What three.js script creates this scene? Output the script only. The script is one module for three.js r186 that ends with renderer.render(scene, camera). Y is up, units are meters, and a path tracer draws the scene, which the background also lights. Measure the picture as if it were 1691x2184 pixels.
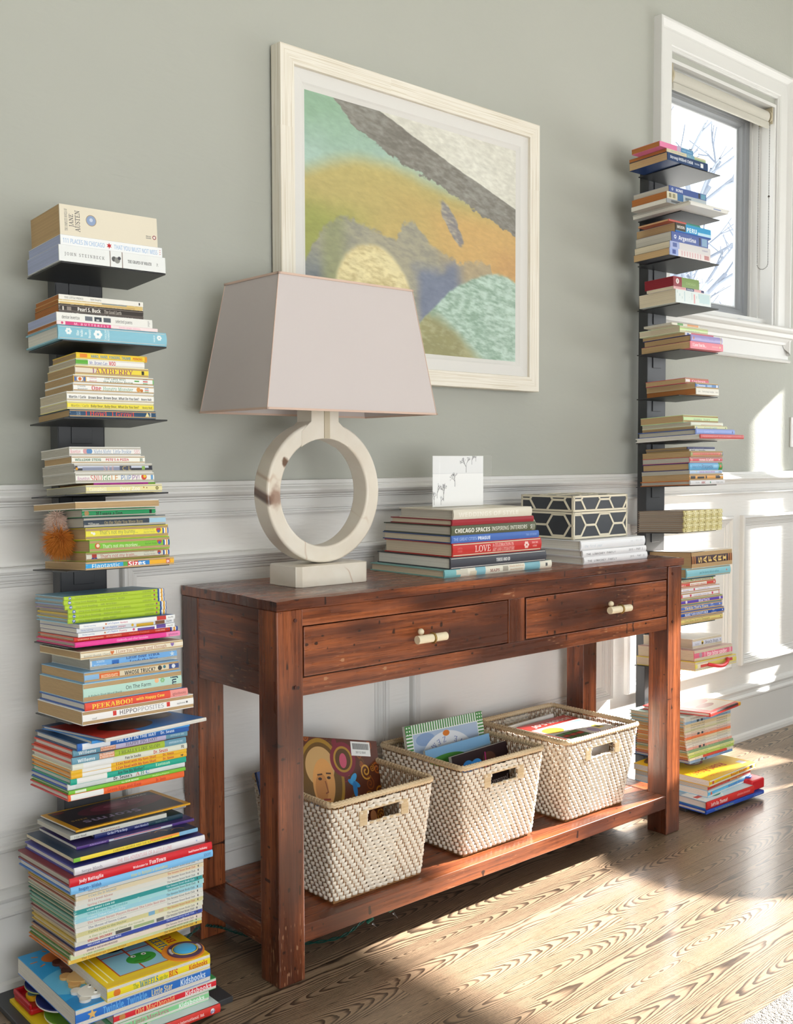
import * as THREE from 'three';
import { RoundedBoxGeometry } from 'three/addons/geometries/RoundedBoxGeometry.js';
import { mergeGeometries, toCreasedNormals } from 'three/addons/utils/BufferGeometryUtils.js';
import { RectAreaLightUniformsLib } from 'three/addons/lights/RectAreaLightUniformsLib.js';

// ---------------------------------------------------------------- camera, sky, sun, daylight, exposure
const scene = new THREE.Scene();
const camera = new THREE.PerspectiveCamera(2 * Math.atan(1092 / 2284.96) * 180 / Math.PI, 1691 / 2184, 0.05, 200);
camera.position.set(-1.2714, 1.0808, 2.1210);
camera.rotation.set(-0.0483, -0.7439, -0.0027, 'YXZ');
const renderer = new THREE.WebGLRenderer({ antialias: true });
renderer.toneMapping = THREE.LinearToneMapping;
renderer.toneMappingExposure = 0.59;
renderer.shadowMap.enabled = true;
RectAreaLightUniformsLib.init();
scene.background = new THREE.Color().setRGB(0.86, 0.93, 1.0);
scene.backgroundIntensity = 3.0;
const sun = new THREE.DirectionalLight(new THREE.Color().setRGB(1.0, 0.97, 0.93), 62);
sun.position.set(1.85 * 6 + 1, 6, 0.41 * 6 + 1); sun.target.position.set(1, 0, 1);
sun.castShadow = true; sun.shadow.radius = 1.6;
Object.assign(sun.shadow.camera, { left: -6, right: 6, top: 6, bottom: -6, near: 0.5, far: 40 });
sun.shadow.mapSize.set(2048, 2048);
scene.add(sun, sun.target);
function daylight(w, h, x, y, z, tx, ty, tz, k) {     // sky light coming in at a window opening
  const l = new THREE.RectAreaLight(new THREE.Color().setRGB(0.95, 0.975, 1.0), k, w, h);
  l.position.set(x, y, z); l.lookAt(tx, ty, tz); scene.add(l);
}
daylight(2.7, 1.2, 3.98, 1.48, 1.62, 0, 1.48, 1.62, 2.8);      // the wide window of the side wall
daylight(3.4, 2.0, -0.8, 1.08, 4.78, -0.8, 1.08, 0, 7.0);          // the glazed garden doors behind the camera

// ---------------------------------------------------------------- helpers
let seed = 7;
const rnd = () => { seed = (seed * 1664525 + 1013904223) >>> 0; return seed / 4294967296; };
const rr = (a, b) => a + (b - a) * rnd();
const clamp = (x, a = 0, b = 1) => Math.min(b, Math.max(a, x));
const sm = (a, b, x) => { const t = clamp((x - a) / (b - a)); return t * t * (3 - 2 * t); };
function hash(x, y) { let h = Math.imul(x, 374761393) ^ Math.imul(y, 668265263); h = Math.imul(h ^ (h >>> 13), 1274126177); return ((h ^ (h >>> 16)) >>> 0) / 4294967296; }
function noise(x, y) {
  const xi = Math.floor(x), yi = Math.floor(y), fx = x - xi, fy = y - yi, u = fx * fx * (3 - 2 * fx), w = fy * fy * (3 - 2 * fy);
  const a = hash(xi, yi), b = hash(xi + 1, yi), c = hash(xi, yi + 1), d = hash(xi + 1, yi + 1);
  return a + (b - a) * u + (c - a) * w + (a - b - c + d) * u * w;
}
const fbm = (x, y, o = 4) => { let s = 0, a = 0.5, t = 0; for (let i = 0; i < o; i++) { s += a * noise(x, y); t += a; x = x * 2.03 + 17; y = y * 2.01 + 31; a *= 0.5; } return s / t; };
const taken = {};
function numbered(n) { const k = taken[n] = (taken[n] || 0) + 1; return k === 1 ? n : n + '_' + String(k - 1).padStart(3, '0'); }
function mesh(name, geo, mat, parent) {
  const m = new THREE.Mesh(geo, mat); m.name = name; m.castShadow = m.receiveShadow = true;
  if (parent) parent.add(m); return m;
}
function thing(name, label, category, group, kind) {
  const g = new THREE.Group(); g.name = numbered(name); scene.add(g);
  g.userData = { label, category }; if (group) g.userData.group = group; if (kind) g.userData.kind = kind;
  return g;
}
function struct(name, geo, mat, label, category) {
  const m = mesh(name, geo, mat, scene); m.userData = { kind: 'structure', label, category }; return m;
}
function box(w, h, d, x = 0, y = 0, z = 0) { const g = new THREE.BoxGeometry(w, h, d); g.translate(x, y, z); return g; }
function span(x0, x1, y0, y1, z0, z1) { return box(x1 - x0, y1 - y0, z1 - z0, (x0 + x1) / 2, (y0 + y1) / 2, (z0 + z1) / 2); }
function rbox(w, h, d, r = 0.003, x = 0, y = 0, z = 0) { const g = new RoundedBoxGeometry(w, h, d, 2, Math.min(r, w / 2.1, h / 2.1, d / 2.1)); g.translate(x, y, z); return g; }
const merge = a => mergeGeometries(a.map(g => g.index ? g.toNonIndexed() : g));
function std(hex, rough = 0.6, o = {}) { return new THREE.MeshStandardMaterial({ color: hex, roughness: rough, ...o }); }
const matCache = {};
const cm = (hex, rough = 0.5) => matCache[hex + rough] ||= std(hex, rough);
function canvas(w, h) { const c = document.createElement('canvas'); c.width = w; c.height = h; return [c, c.getContext('2d')]; }
function canvasTex(c) { const t = new THREE.CanvasTexture(c); t.colorSpace = THREE.SRGBColorSpace; t.anisotropy = 8; return t; }
function dataTex(w, h, fn, srgb = true) {
  const d = new Uint8Array(w * h * 4);
  for (let j = 0; j < h; j++) for (let i = 0; i < w; i++) {
    const c = fn(i, j), k = (j * w + i) * 4;
    d[k] = clamp(c[0], 0, 255); d[k + 1] = clamp(c[1], 0, 255); d[k + 2] = clamp(c[2], 0, 255); d[k + 3] = 255;
  }
  const t = new THREE.DataTexture(d, w, h); t.magFilter = THREE.LinearFilter; t.minFilter = THREE.LinearMipmapLinearFilter; t.generateMipmaps = true;
  t.wrapS = t.wrapT = THREE.RepeatWrapping; if (srgb) t.colorSpace = THREE.SRGBColorSpace; t.needsUpdate = true; return t;
}
const mix3 = (a, b, t) => [a[0] + (b[0] - a[0]) * t, a[1] + (b[1] - a[1]) * t, a[2] + (b[2] - a[2]) * t];
// uv in metres over a box-like shape: u along the grain axis, v across it
function grainUV(g, axis, lu, lv, ou = 0, ov = 0) {
  if (g.index) g = g.toNonIndexed();
  g.computeVertexNormals();
  const p = g.attributes.position, n = g.attributes.normal, uv = new Float32Array(p.count * 2);
  for (let i = 0; i < p.count; i++) {
    const P = [p.getX(i), p.getY(i), p.getZ(i)], N = [Math.abs(n.getX(i)), Math.abs(n.getY(i)), Math.abs(n.getZ(i))];
    const f = N.indexOf(Math.max(...N)); let a, b;
    if (f === axis) { a = (axis + 1) % 3; b = (axis + 2) % 3; uv[2 * i] = P[a] * 0.35 / lu + ou; uv[2 * i + 1] = P[b] / lv + ov; continue; }
    a = axis; b = 3 - f - axis;
    uv[2 * i] = P[a] / lu + ou; uv[2 * i + 1] = (P[b] + (f === 1 ? 0.031 : 0)) / lv + ov;
  }
  g.setAttribute('uv', new THREE.BufferAttribute(uv, 2)); return g;
}
// moulding of a given profile run round a rectangle with mitred corners; profile points are [inset, height]; sides: which of bottom, right, top, left
function mitred(x0, y0, x1, y1, prof, z0 = 0, sides = [0, 1, 2, 3]) {
  const P = [], UV = [];
  const ring = ([s, h]) => [[x0 + s, y0 + s, z0 + h], [x1 - s, y0 + s, z0 + h], [x1 - s, y1 - s, z0 + h], [x0 + s, y1 - s, z0 + h]];
  let run = 0;
  for (let k = 0; k + 1 < prof.length; k++) {
    const A = ring(prof[k]), B = ring(prof[k + 1]), st = Math.hypot(prof[k + 1][0] - prof[k][0], prof[k + 1][1] - prof[k][1]);
    for (const i of sides) {
      const j = (i + 1) % 4, q = [A[i], A[j], B[j], B[i]], ax = i % 2 ? 1 : 0;
      for (const t of [0, 1, 2, 0, 2, 3]) { P.push(...q[t]); UV.push(q[t][ax], run + (t >= 2 ? st : 0)); }
    }
    run += st;
  }
  const g = new THREE.BufferGeometry();
  g.setAttribute('position', new THREE.Float32BufferAttribute(P, 3)); g.setAttribute('uv', new THREE.Float32BufferAttribute(UV, 2));
  g.computeVertexNormals(); return g;
}
// straight moulding along x: profile points [z, y]
function run(x0, x1, prof) {
  const s = new THREE.Shape(); prof.forEach(([z, y], i) => i ? s.lineTo(z, y) : s.moveTo(z, y));
  const g = new THREE.ExtrudeGeometry(s, { depth: x1 - x0, bevelEnabled: false });
  g.rotateY(-Math.PI / 2); g.scale(-1, 1, 1); 
  g.translate(x0, 0, 0);
  const idx = g.index; let h = g; if (idx) h = g.toNonIndexed();
  const a = h.attributes.position.array; for (let i = 0; i < a.length; i += 9) for (let k = 0; k < 3; k++) { const t = a[i + 3 + k]; a[i + 3 + k] = a[i + 6 + k]; a[i + 6 + k] = t; }
  h.computeVertexNormals(); return h;
}
function tube(pts, r, seg = 24, rad = 6, closed = false) {
  return new THREE.TubeGeometry(new THREE.CatmullRomCurve3(pts.map(p => new THREE.Vector3(...p)), closed), seg, r, rad, closed);
}

// ---------------------------------------------------------------- materials
const wallTex = dataTex(512, 512, (i, j) => { const n = fbm(i / 9, j / 9, 3) * 255; return [n, n, n]; }, false);
function painted(hex, rough, rep = 3) { const t = wallTex.clone(); t.repeat.set(rep, rep); t.needsUpdate = true; return std(hex, rough, { bumpMap: t, bumpScale: 0.0006 }); }
const M = {
  wall: painted('#b0b1a8', 0.75), trim: std('#dcdbd8', 0.42), wain: painted('#e8e6e2', 0.5), ceil: std('#eeeeea', 0.9),
  black: std('#37383b', 0.42), shelfBlack: std('#2c2d2f', 0.4),
  bone: std('#e9dcbd', 0.35), brass: std('#a58a52', 0.35, { metalness: 0.8 }),
};
// oak floor: eight boards side by side in one texture, 1.6 m long
const floorTex = dataTex(2048, 1024, (i, j) => {
  const b = j >> 7, x = i / 2048 * 1.6, y = (j & 127) / 128 * 0.083, s = b * 37.7;
  const wob = 0.010 * (fbm(x * 2.3 + s, y * 12 + s, 3) - 0.5) + 0.0034 * (fbm(x * 16 + s, y * 90, 2) - 0.5);
  const yc = 0.0415 + 0.05 * (noise(s, 3.3) - 0.5) + 0.02 * (noise(x * 1.1 + s, 9) - 0.5);
  const h = 0.06 * Math.sin(x * (1.3 + 1.1 * noise(s, 1)) + s) + 0.03 * noise(s, 21) + 0.012 * (fbm(x * 3 + s, 2, 3) - 0.5);
  const d = Math.sqrt((y - yc) * (y - yc) * (b % 3 === 2 ? 3.6 : 1.6) + h * h) + wob;
  const rg = d / (0.0031 + 0.0016 * noise(s, 77)), f = rg - Math.floor(rg);
  let line = sm(0.42, 0.9, f) * (1 - sm(0.95, 1.0, f)); line *= 0.62 + 0.38 * noise(rg * 0.9 + 3, x * 1.3);
  const pore = sm(0.57, 0.80, noise(x * 26 + s, y * 2600)) * (0.35 + 0.65 * f);
  const tone = 0.86 + 0.22 * noise(s, 11.1) + 0.10 * (fbm(x * 3 + s, y * 30, 3) - 0.5);
  let c = mix3([152, 129, 104], [40, 29, 21], clamp(0.82 * line + 0.40 * pore));
  return c.map(k => k * tone);
});
// reddish hardwood of the console table: grain along u
const woodTex = dataTex(1024, 1024, (i, j) => {
  const x = i / 1024 * 1.2, y = j / 1024 * 0.5;
  const w = 0.02 * (fbm(x * 2.2, y * 9, 4) - 0.5) + 0.05 * (noise(x * 1.1 + 7, y * 3) - 0.5);
  const r = (y + w) / 0.022, f = 0.5 + 0.5 * Math.sin(r * 6.283 * 0.5 + 2 * noise(x * 1.5, y * 30));
  const fine = fbm(x * 9, y * 260, 3), pore = sm(0.66, 0.9, noise(x * 40, y * 1500));
  const patch = fbm(x * 3.1 + 40, y * 7, 3);
  let c = mix3([166, 92, 52], [86, 42, 25], clamp(0.42 * f + 0.95 * (fine - 0.36)));
  c = mix3(c, [62, 29, 19], 0.72 * sm(0.52, 0.74, patch)); c = mix3(c, [52, 24, 15], 0.4 * pore);
  const sc = sm(0.80, 0.88, noise(x * 60 + 3, y * 420)) * sm(0.62, 0.78, noise(x * 9 + 90, y * 11)); c = mix3(c, [206, 168, 132], 0.5 * sc);
  const hole = sm(0.90, 0.94, noise(x * 70 + 33, y * 70 + 5)); c = mix3(c, [38, 18, 12], 0.8 * hole);
  return c;
});
woodTex.wrapS = woodTex.wrapT = floorTex.wrapS = THREE.MirroredRepeatWrapping;
const woodRough = dataTex(512, 512, (i, j) => { const n = 70 + 120 * fbm(i / 60, j / 9, 4); return [n, n, n]; }, false);
M.wood = new THREE.MeshPhysicalMaterial({ map: woodTex, roughness: 0.6, roughnessMap: woodRough, bumpMap: woodRough, bumpScale: 0.0006, clearcoat: 0.3, clearcoatRoughness: 0.28 });
M.floor = new THREE.MeshPhysicalMaterial({ map: floorTex, roughness: 0.36, clearcoat: 0.35, clearcoatRoughness: 0.16 });

// ---------------------------------------------------------------- the room
const RX = 3.9, LX = -3.0, FZ = 4.7, CH = 3.1;
{ // back wall with the opening of window_1 (x 1.95..2.685, y 1.60..2.455); the painted wainscot below the rail is a paint of its own
  struct('wall_back', merge([span(LX, 1.95, 0.99, CH, -0.16, 0), span(2.685, RX, 0.99, CH, -0.16, 0), span(1.95, 2.685, 0.99, 1.60, -0.16, 0), span(1.95, 2.685, 2.455, CH, -0.16, 0)]), M.wall, 'warm grey painted wall above the white rail', 'wall');
  struct('wall_wainscot', span(LX, RX, 0, 0.99, -0.16, 0), M.wain, 'off-white painted wall below the rail', 'wall');
}
// side wall with a wide window, the wall behind the camera with another, and the closed far side
const openR = [0.80, 2.045, 0.246, 3.0];
struct('wall_right', merge([span(RX, RX + 0.16, 0, openR[0], -0.16, FZ), span(RX, RX + 0.16, openR[1], CH, -0.16, FZ), span(RX, RX + 0.16, openR[0], openR[1], -0.16, openR[2]), span(RX, RX + 0.16, openR[0], openR[1], openR[3], FZ)]), M.wall, 'side wall with the wide window', 'wall');
struct('wall_front', merge([span(LX, RX, 0, 0.06, FZ, FZ + 0.16), span(LX, RX, 2.1, CH, FZ, FZ + 0.16), span(LX, -2.55, 0.06, 2.1, FZ, FZ + 0.16), span(0.95, RX, 0.06, 2.1, FZ, FZ + 0.16)]), M.wall, 'wall facing the console table', 'wall');
struct('wall_left', span(LX - 0.16, LX, 0, CH, -0.16, FZ + 0.16), M.wall, 'plain side wall', 'wall');
struct('ceiling', span(LX - 0.16, RX + 0.16, CH, CH + 0.12, -0.16, FZ + 0.16), M.ceil, 'white ceiling', 'ceiling');
{ // mullions of the wide side window: they cut the sun into the patches on the wall and floor
  const w = thing('window_2', 'wide white window of the side wall', 'window', null, 'structure');
  for (const [a, b] of [[0.319, 0.381], [0.66, 0.83]]) mesh('mullion', span(RX + 0.03, RX + 0.11, openR[0], openR[1], a, b), M.trim, w);
  mesh('window_sill', rbox(0.26, 0.03, openR[3] - openR[2] + 0.1, 0.006, RX + 0.05, openR[0] - 0.015, (openR[2] + openR[3]) / 2), M.trim, w);
  mesh('casing', merge([span(RX - 0.02, RX, openR[0] - 0.1, openR[1] + 0.1, openR[2] - 0.09, openR[2]), span(RX - 0.02, RX, openR[0] - 0.1, openR[1] + 0.1, openR[3], openR[3] + 0.09), span(RX - 0.02, RX, openR[1], openR[1] + 0.1, openR[2], openR[3])]), M.trim, w);
  const v = thing('door_1', 'glazed garden doors of the wall facing the table', 'door', null, 'structure');
  for (const x of [-2.55, -1.71, -0.84, 0.03, 0.89]) mesh('door_stile', span(x, x + 0.06, 0.06, 2.1, FZ + 0.05, FZ + 0.1), M.trim, v);
  for (const y of [0.06, 2.04]) mesh('door_rail', span(-2.49, 0.89, y, y + 0.06, FZ + 0.05, FZ + 0.1), M.trim, v);
}
{ // floor: boards near the table are pieces of their own, the rest of the floor is one slab
  const f = struct('floor', merge([span(LX, RX, -0.14, -0.02, -0.16, FZ), span(LX, RX, -0.02, 0, 1.660, FZ), span(LX, -0.9, -0.02, 0, -0.16, 1.66)]), M.floor, 'dark oiled oak strip floor', 'floor');
  f.geometry = grainUV(f.geometry, 0, 1.6, 0.664);
  for (let r = 0; r < 20; r++) {
    let x = -0.9, first = true;
    while (x < RX) {
      const L = Math.min(first ? rr(0.25, 1.1) : rr(0.75, 1.5), RX - x); first = false;
      const g = new THREE.BoxGeometry(L - 0.0005, 0.02, 0.083 - 0.0005);
      const b = Math.floor(rnd() * 8), o = rnd();
      const p = g.index ? g.toNonIndexed() : g, pos = p.attributes.position, uv = new Float32Array(pos.count * 2), fl = rnd() < 0.5 ? -1 : 1;
      for (let i = 0; i < pos.count; i++) { uv[2 * i] = fl * pos.getX(i) / 1.6 + o; uv[2 * i + 1] = (b + 0.5 + 0.97 * pos.getZ(i) / 0.083) / 8; }
      p.setAttribute('uv', new THREE.BufferAttribute(uv, 2));
      const m = mesh('floor_board', p, M.floor, f); m.position.set(x + L / 2, -0.01, 0.0415 + r * 0.083);
      x += L;
    }
  }
}
// chair rail, base board, picture-frame panels of the wainscot
const railProf = [[0, 0.949], [0.010, 0.949], [0.012, 0.953], [0.012, 0.957], [0.008, 0.9585], [0.008, 0.9615], [0.013, 0.963], [0.013, 0.966], [0.010, 0.970], [0.010, 0.988], [0.016, 0.990], [0.016, 0.993], [0.021, 0.995], [0.021, 0.998], [0.030, 1.002], [0.034, 1.008], [0.034, 1.012], [0.030, 1.016], [0.026, 1.019], [0.026, 1.022], [0.021, 1.024], [0.019, 1.033], [0, 1.034]];
const rail = struct('trim_1', run(LX, RX, railProf), M.trim, 'white moulded chair rail along the back wall', 'chair rail');
const baseProf = [[0, 0], [0.030, 0], [0.030, 0.012], [0.026, 0.022], [0.018, 0.027], [0.018, 0.156], [0.0215, 0.160], [0.0215, 0.166], [0.013, 0.174], [0.012, 0.184], [0.015, 0.188], [0.017, 0.194], [0.012, 0.203], [0.006, 0.209], [0, 0.211]];
struct('baseboard_back', run(LX, RX, baseProf), M.trim, 'tall white baseboard along the back wall', 'baseboard');
const panelProf = [[0, 0], [0, 0.014], [0.003, 0.018], [0.009, 0.019], [0.014, 0.016], [0.0155, 0.0125], [0.0185, 0.0125], [0.020, 0.010], [0.026, 0.009], [0.030, 0.006], [0.032, 0.006], [0.034, 0.0035], [0.040, 0.003], [0.042, 0]];
[[-1.05, -0.225, 'behind the lamp-side book tower'], [-0.141, 0.640, 'behind the lamp end of the table'], [0.726, 1.640, 'behind the drawer end of the table'], [1.722, 2.393, 'behind the window-side book tower'], [2.464, 3.3, 'below the light switch']].forEach(([a, b, where], i) =>
  struct('trim_' + (i + 2), mitred(a, 0.288, b, 0.867, panelProf), M.trim, 'white picture-frame panel moulding ' + where, 'moulding'));
// ---------------------------------------------------------------- the window in view
{
  const w = thing('window_1', 'white cased casement window with a view of bare trees', 'window', null, 'structure');
  const casing = [[0, 0], [0, 0.030], [0.004, 0.032], [0.010, 0.032], [0.013, 0.029], [0.016, 0.027], [0.022, 0.022], [0.026, 0.0185], [0.030, 0.0175], [0.034, 0.0185], [0.078, 0.0185], [0.081, 0.0165], [0.084, 0.0165], [0.086, 0.013], [0.090, 0.0125], [0.0925, 0.009], [0.0925, 0]];
  mesh('casing', mitred(1.866, 1.49, 2.781, 2.572, casing, 0, [1, 2, 3]), M.trim, w);
  // jamb lining, inner stops
  mesh('jamb', merge([span(1.950, 1.962, 1.6, 2.455, -0.13, 0.008), span(2.672, 2.684, 1.6, 2.455, -0.13, 0.008), span(1.962, 2.672, 2.443, 2.455, -0.13, 0.008),
    span(1.962, 1.974, 1.6, 2.443, -0.13, -0.05), span(2.660, 2.672, 1.6, 2.443, -0.13, -0.05), span(2.650, 2.672, 1.6, 2.443, -0.13, -0.075), span(1.962, 2.672, 2.428, 2.443, -0.13, -0.05), span(1.962, 2.672, 1.6, 1.63, -0.13, -0.02)]), M.trim, w);
  const stool = [[-0.02, 1.570], [0.052, 1.570], [0.060, 1.574], [0.066, 1.580], [0.066, 1.588], [0.062, 1.593], [-0.02, 1.593]];
  mesh('window_sill', run(1.83, 2.815, stool), M.trim, w);
  const apr = [[0, 1.462], [0.026, 1.462], [0.030, 1.467], [0.026, 1.473], [0.018, 1.476], [0.016, 1.528], [0.022, 1.531], [0.024, 1.540], [0.034, 1.552], [0.044, 1.556], [0.050, 1.570], [0, 1.570]];
  mesh('apron', run(1.862, 2.787, apr), M.trim, w);
  const grey = std('#8f9296', 0.45), white = std('#d9dcdf', 0.4);
  const sash = [[0, 0], [0, 0.03], [0.010, 0.032], [0.034, 0.032], [0.036, 0.026], [0.046, 0.024], [0.052, 0.012], [0.058, 0.010], [0.058, 0.0]];
  mesh('sash', mitred(1.974, 1.62, 2.652, 2.43, sash, -0.115), grey, w);
  mesh('glazing_bead', mitred(2.03, 1.675, 2.597, 2.376, [[0, 0], [0, 0.008], [0.008, 0.008], [0.010, 0]], -0.114), white, w);
  mesh('pane', span(2.03, 2.597, 1.675, 2.376, -0.108, -0.105), new THREE.MeshPhysicalMaterial({ color: '#ffffff', roughness: 0, transmission: 1, thickness: 0, ior: 1.5, side: THREE.DoubleSide }), w);
  const crank = mesh('crank_base', rbox(0.11, 0.022, 0.03, 0.006, 2.56, 1.604, -0.02), white, w);
  mesh('crank_handle', merge([rbox(0.075, 0.014, 0.018, 0.006, 2.475, 1.606, -0.004).rotateZ(0), rbox(0.02, 0.018, 0.02, 0.006, 2.515, 1.606, -0.010)]), white, crank);
}
{ // roller blind drawn up under the head of the window, with its bead chain
  const b = thing('roller_blind', 'rolled up pale linen blind with bead chain in window head', 'blind');
  const fab = std('#c3bfb4', 0.85, { bumpMap: wallTex, bumpScale: 0.0005 });
  const cyl = (r, l, x, y, z) => new THREE.CylinderGeometry(r, r, l, 28).rotateZ(Math.PI / 2).translate(x, y, z);
  mesh('roll', cyl(0.027, 0.660, 2.312, 2.405, -0.022), fab, b);
  mesh('hem_bar', rbox(0.662, 0.026, 0.012, 0.006, 2.312, 2.371, -0.003), fab, b);
  for (const x of [1.972, 2.660]) mesh('bracket', merge([box(0.006, 0.062, 0.055, x, 2.410, -0.022), cyl(0.030, 0.010, x + (x < 2.3 ? 0.006 : -0.006), 2.405, -0.022)]), std('#b4a98f', 0.5), b);
  const beads = [], pts = [];
  const xa = 2.650, za = -0.045, zb = 0.0;
  for (let y = 2.39; y > 1.845; y -= 0.0062) { pts.push([xa, y, za], [xa, y, zb]); }
  for (let a = 0.15; a < Math.PI; a += 0.27) pts.push([xa, 1.845 - Math.sin(a) * 0.022, (za + zb) / 2 - Math.cos(a) * 0.0225]);
  for (const p of pts) { const g = new THREE.OctahedronGeometry(0.0022, 1); g.translate(...p); beads.push(g); }
  const ch = mesh('bead_chain', merge(beads), std('#6d6c68', 0.35, { metalness: 0.5 }), b); ch.userData.kind = 'stuff';
  mesh('chain_connector', new THREE.SphereGeometry(0.0042, 10, 8).translate(xa, 2.10, zb), std('#4a4038', 0.4), b);
}
{ const s = thing('light_switch', 'white light switch plate on the wall beside the window', 'switch');
  s.position.set(2.882, 1.19, 0);
  mesh('plate', rbox(0.076, 0.122, 0.007, 0.003, 0, 0, 0.0035), M.trim, s); mesh('rocker', rbox(0.034, 0.066, 0.006, 0.002, 0, 0, 0.009), M.trim, s); }
// ---------------------------------------------------------------- outdoors, seen through the window
{
  struct('ground', span(-30, 60, -0.6, -0.5, -60, 40), std('#cfd0cc', 0.95), 'pale winter ground outside the window', 'ground');
  const bark = std('#868f9e', 0.9);
  function tree(x, z, h, lean, n, label) {
    const g = thing('bare_tree', label, 'tree', 'bare trees outside'); g.position.set(x, -0.5, z);
    const trunk = [], limbs = [], twigs = [];
    const grow = (p, d, len, r, lev) => {
      const q = p.clone().addScaledVector(d, len), mid = p.clone().lerp(q, 0.5).add(new THREE.Vector3(rr(-1, 1), rr(-0.4, 0.4), rr(-1, 1)).multiplyScalar(len * 0.06));
      const curve = new THREE.QuadraticBezierCurve3(p, mid, q);
      (lev === 0 ? trunk : lev < 3 ? limbs : twigs).push(new THREE.TubeGeometry(curve, lev < 2 ? 6 : 3, r, lev < 2 ? 7 : 4));
      if (lev >= 6) return;
      const kids = lev === 0 ? n : 2 + (rnd() < 0.45 ? 1 : 0);
      for (let k = 0; k < kids; k++) {
        const nd = d.clone().multiplyScalar(0.9).add(new THREE.Vector3(rr(-0.9, 0.9), rr(-0.25, 0.6), rr(-0.9, 0.9))).normalize();
        grow(p.clone().lerp(q, lev === 0 ? rr(0.55, 1) : rr(0.6, 1)), nd, len * rr(0.58, 0.8), r * 0.62, lev + 1);
      }
    };
    grow(new THREE.Vector3(), new THREE.Vector3(lean, 1, 0).normalize(), h * 0.3, h * 0.018, 0);
    mesh('trunk', merge(trunk), bark, g); mesh('limbs', merge(limbs), bark, g);
    const t = mesh('twigs', merge(twigs), bark, g); t.userData.kind = 'stuff';
  }
  tree(11.4, -6.5, 8.5, -0.1, 5, 'large bare tree with spreading crown outside the window');
  tree(20, -15, 9.0, 0.15, 5, 'more distant bare tree standing beyond the house outside');
  const s = thing('bare_shrub', 'low bare russet shrub outside below the window', 'shrub'); s.position.set(6.6, -0.5, -3.2);
  const st = [];
  for (let k = 0; k < 90; k++) { const a = rr(0, 6.28), q = rr(0.2, 0.9); st.push(tube([[0, 0, 0], [Math.cos(a) * q * 0.5, 1.0, Math.sin(a) * q * 0.5], [Math.cos(a) * q, rr(1.6, 2.5), Math.sin(a) * q]], 0.006, 5, 4)); }
  mesh('stems', merge(st), std('#6a4a40', 0.9), s).userData.kind = 'stuff';
  const h = thing('neighbour_house', 'pale neighbouring house with grey roof outside', 'house'); h.position.set(24, -0.5, -9);
  mesh('house_wall', box(7, 3.2, 6, 0, 1.6, 0), std('#d8dade', 0.9), h);
  const sh = new THREE.Shape([[-3.5, 0], [3.5, 0], [0, 1.9]].map(p => new THREE.Vector2(p[0] * 1.1, p[1])));
  mesh('roof', new THREE.ExtrudeGeometry(sh, { depth: 6.6, bevelEnabled: false }).translate(0, 3.2, -3.3), std('#5f646e', 0.9), h);
}
{ // armchair by the side window, out of view: its back shades part of the floor
  const c = thing('armchair', 'grey upholstered armchair standing by the wide side window', 'armchair'); c.position.set(2.92, 0, 1.03);
  const fab = std('#8d8a85', 0.95);
  mesh('seat', rbox(0.58, 0.20, 0.56, 0.06, 0, 0.36, 0), fab, c);
  const sh = new THREE.Shape(); sh.moveTo(-0.30, 0.25); sh.lineTo(0.30, 0.25); sh.lineTo(0.31, 0.86); sh.quadraticCurveTo(0.30, 1.10, 0.08, 1.125); sh.lineTo(-0.08, 1.125); sh.quadraticCurveTo(-0.30, 1.10, -0.31, 0.86); sh.closePath();
  mesh('backrest', new THREE.ExtrudeGeometry(sh, { depth: 0.08, bevelEnabled: true, bevelSize: 0.03, bevelThickness: 0.03, bevelSegments: 3, curveSegments: 12 }).rotateY(Math.PI / 2).translate(0.24, 0, 0), fab, c);
  for (const s of [-1, 1]) mesh('armrest', rbox(0.60, 0.30, 0.10, 0.04, 0, 0.42, s * 0.30), fab, c);
  for (const [x, z] of [[-0.24, -0.28], [-0.24, 0.28], [0.24, -0.28], [0.24, 0.28]]) mesh('leg', new THREE.CylinderGeometry(0.022, 0.016, 0.26, 10).translate(x, 0.13, z), std('#3b2618', 0.5), c);
}

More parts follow.
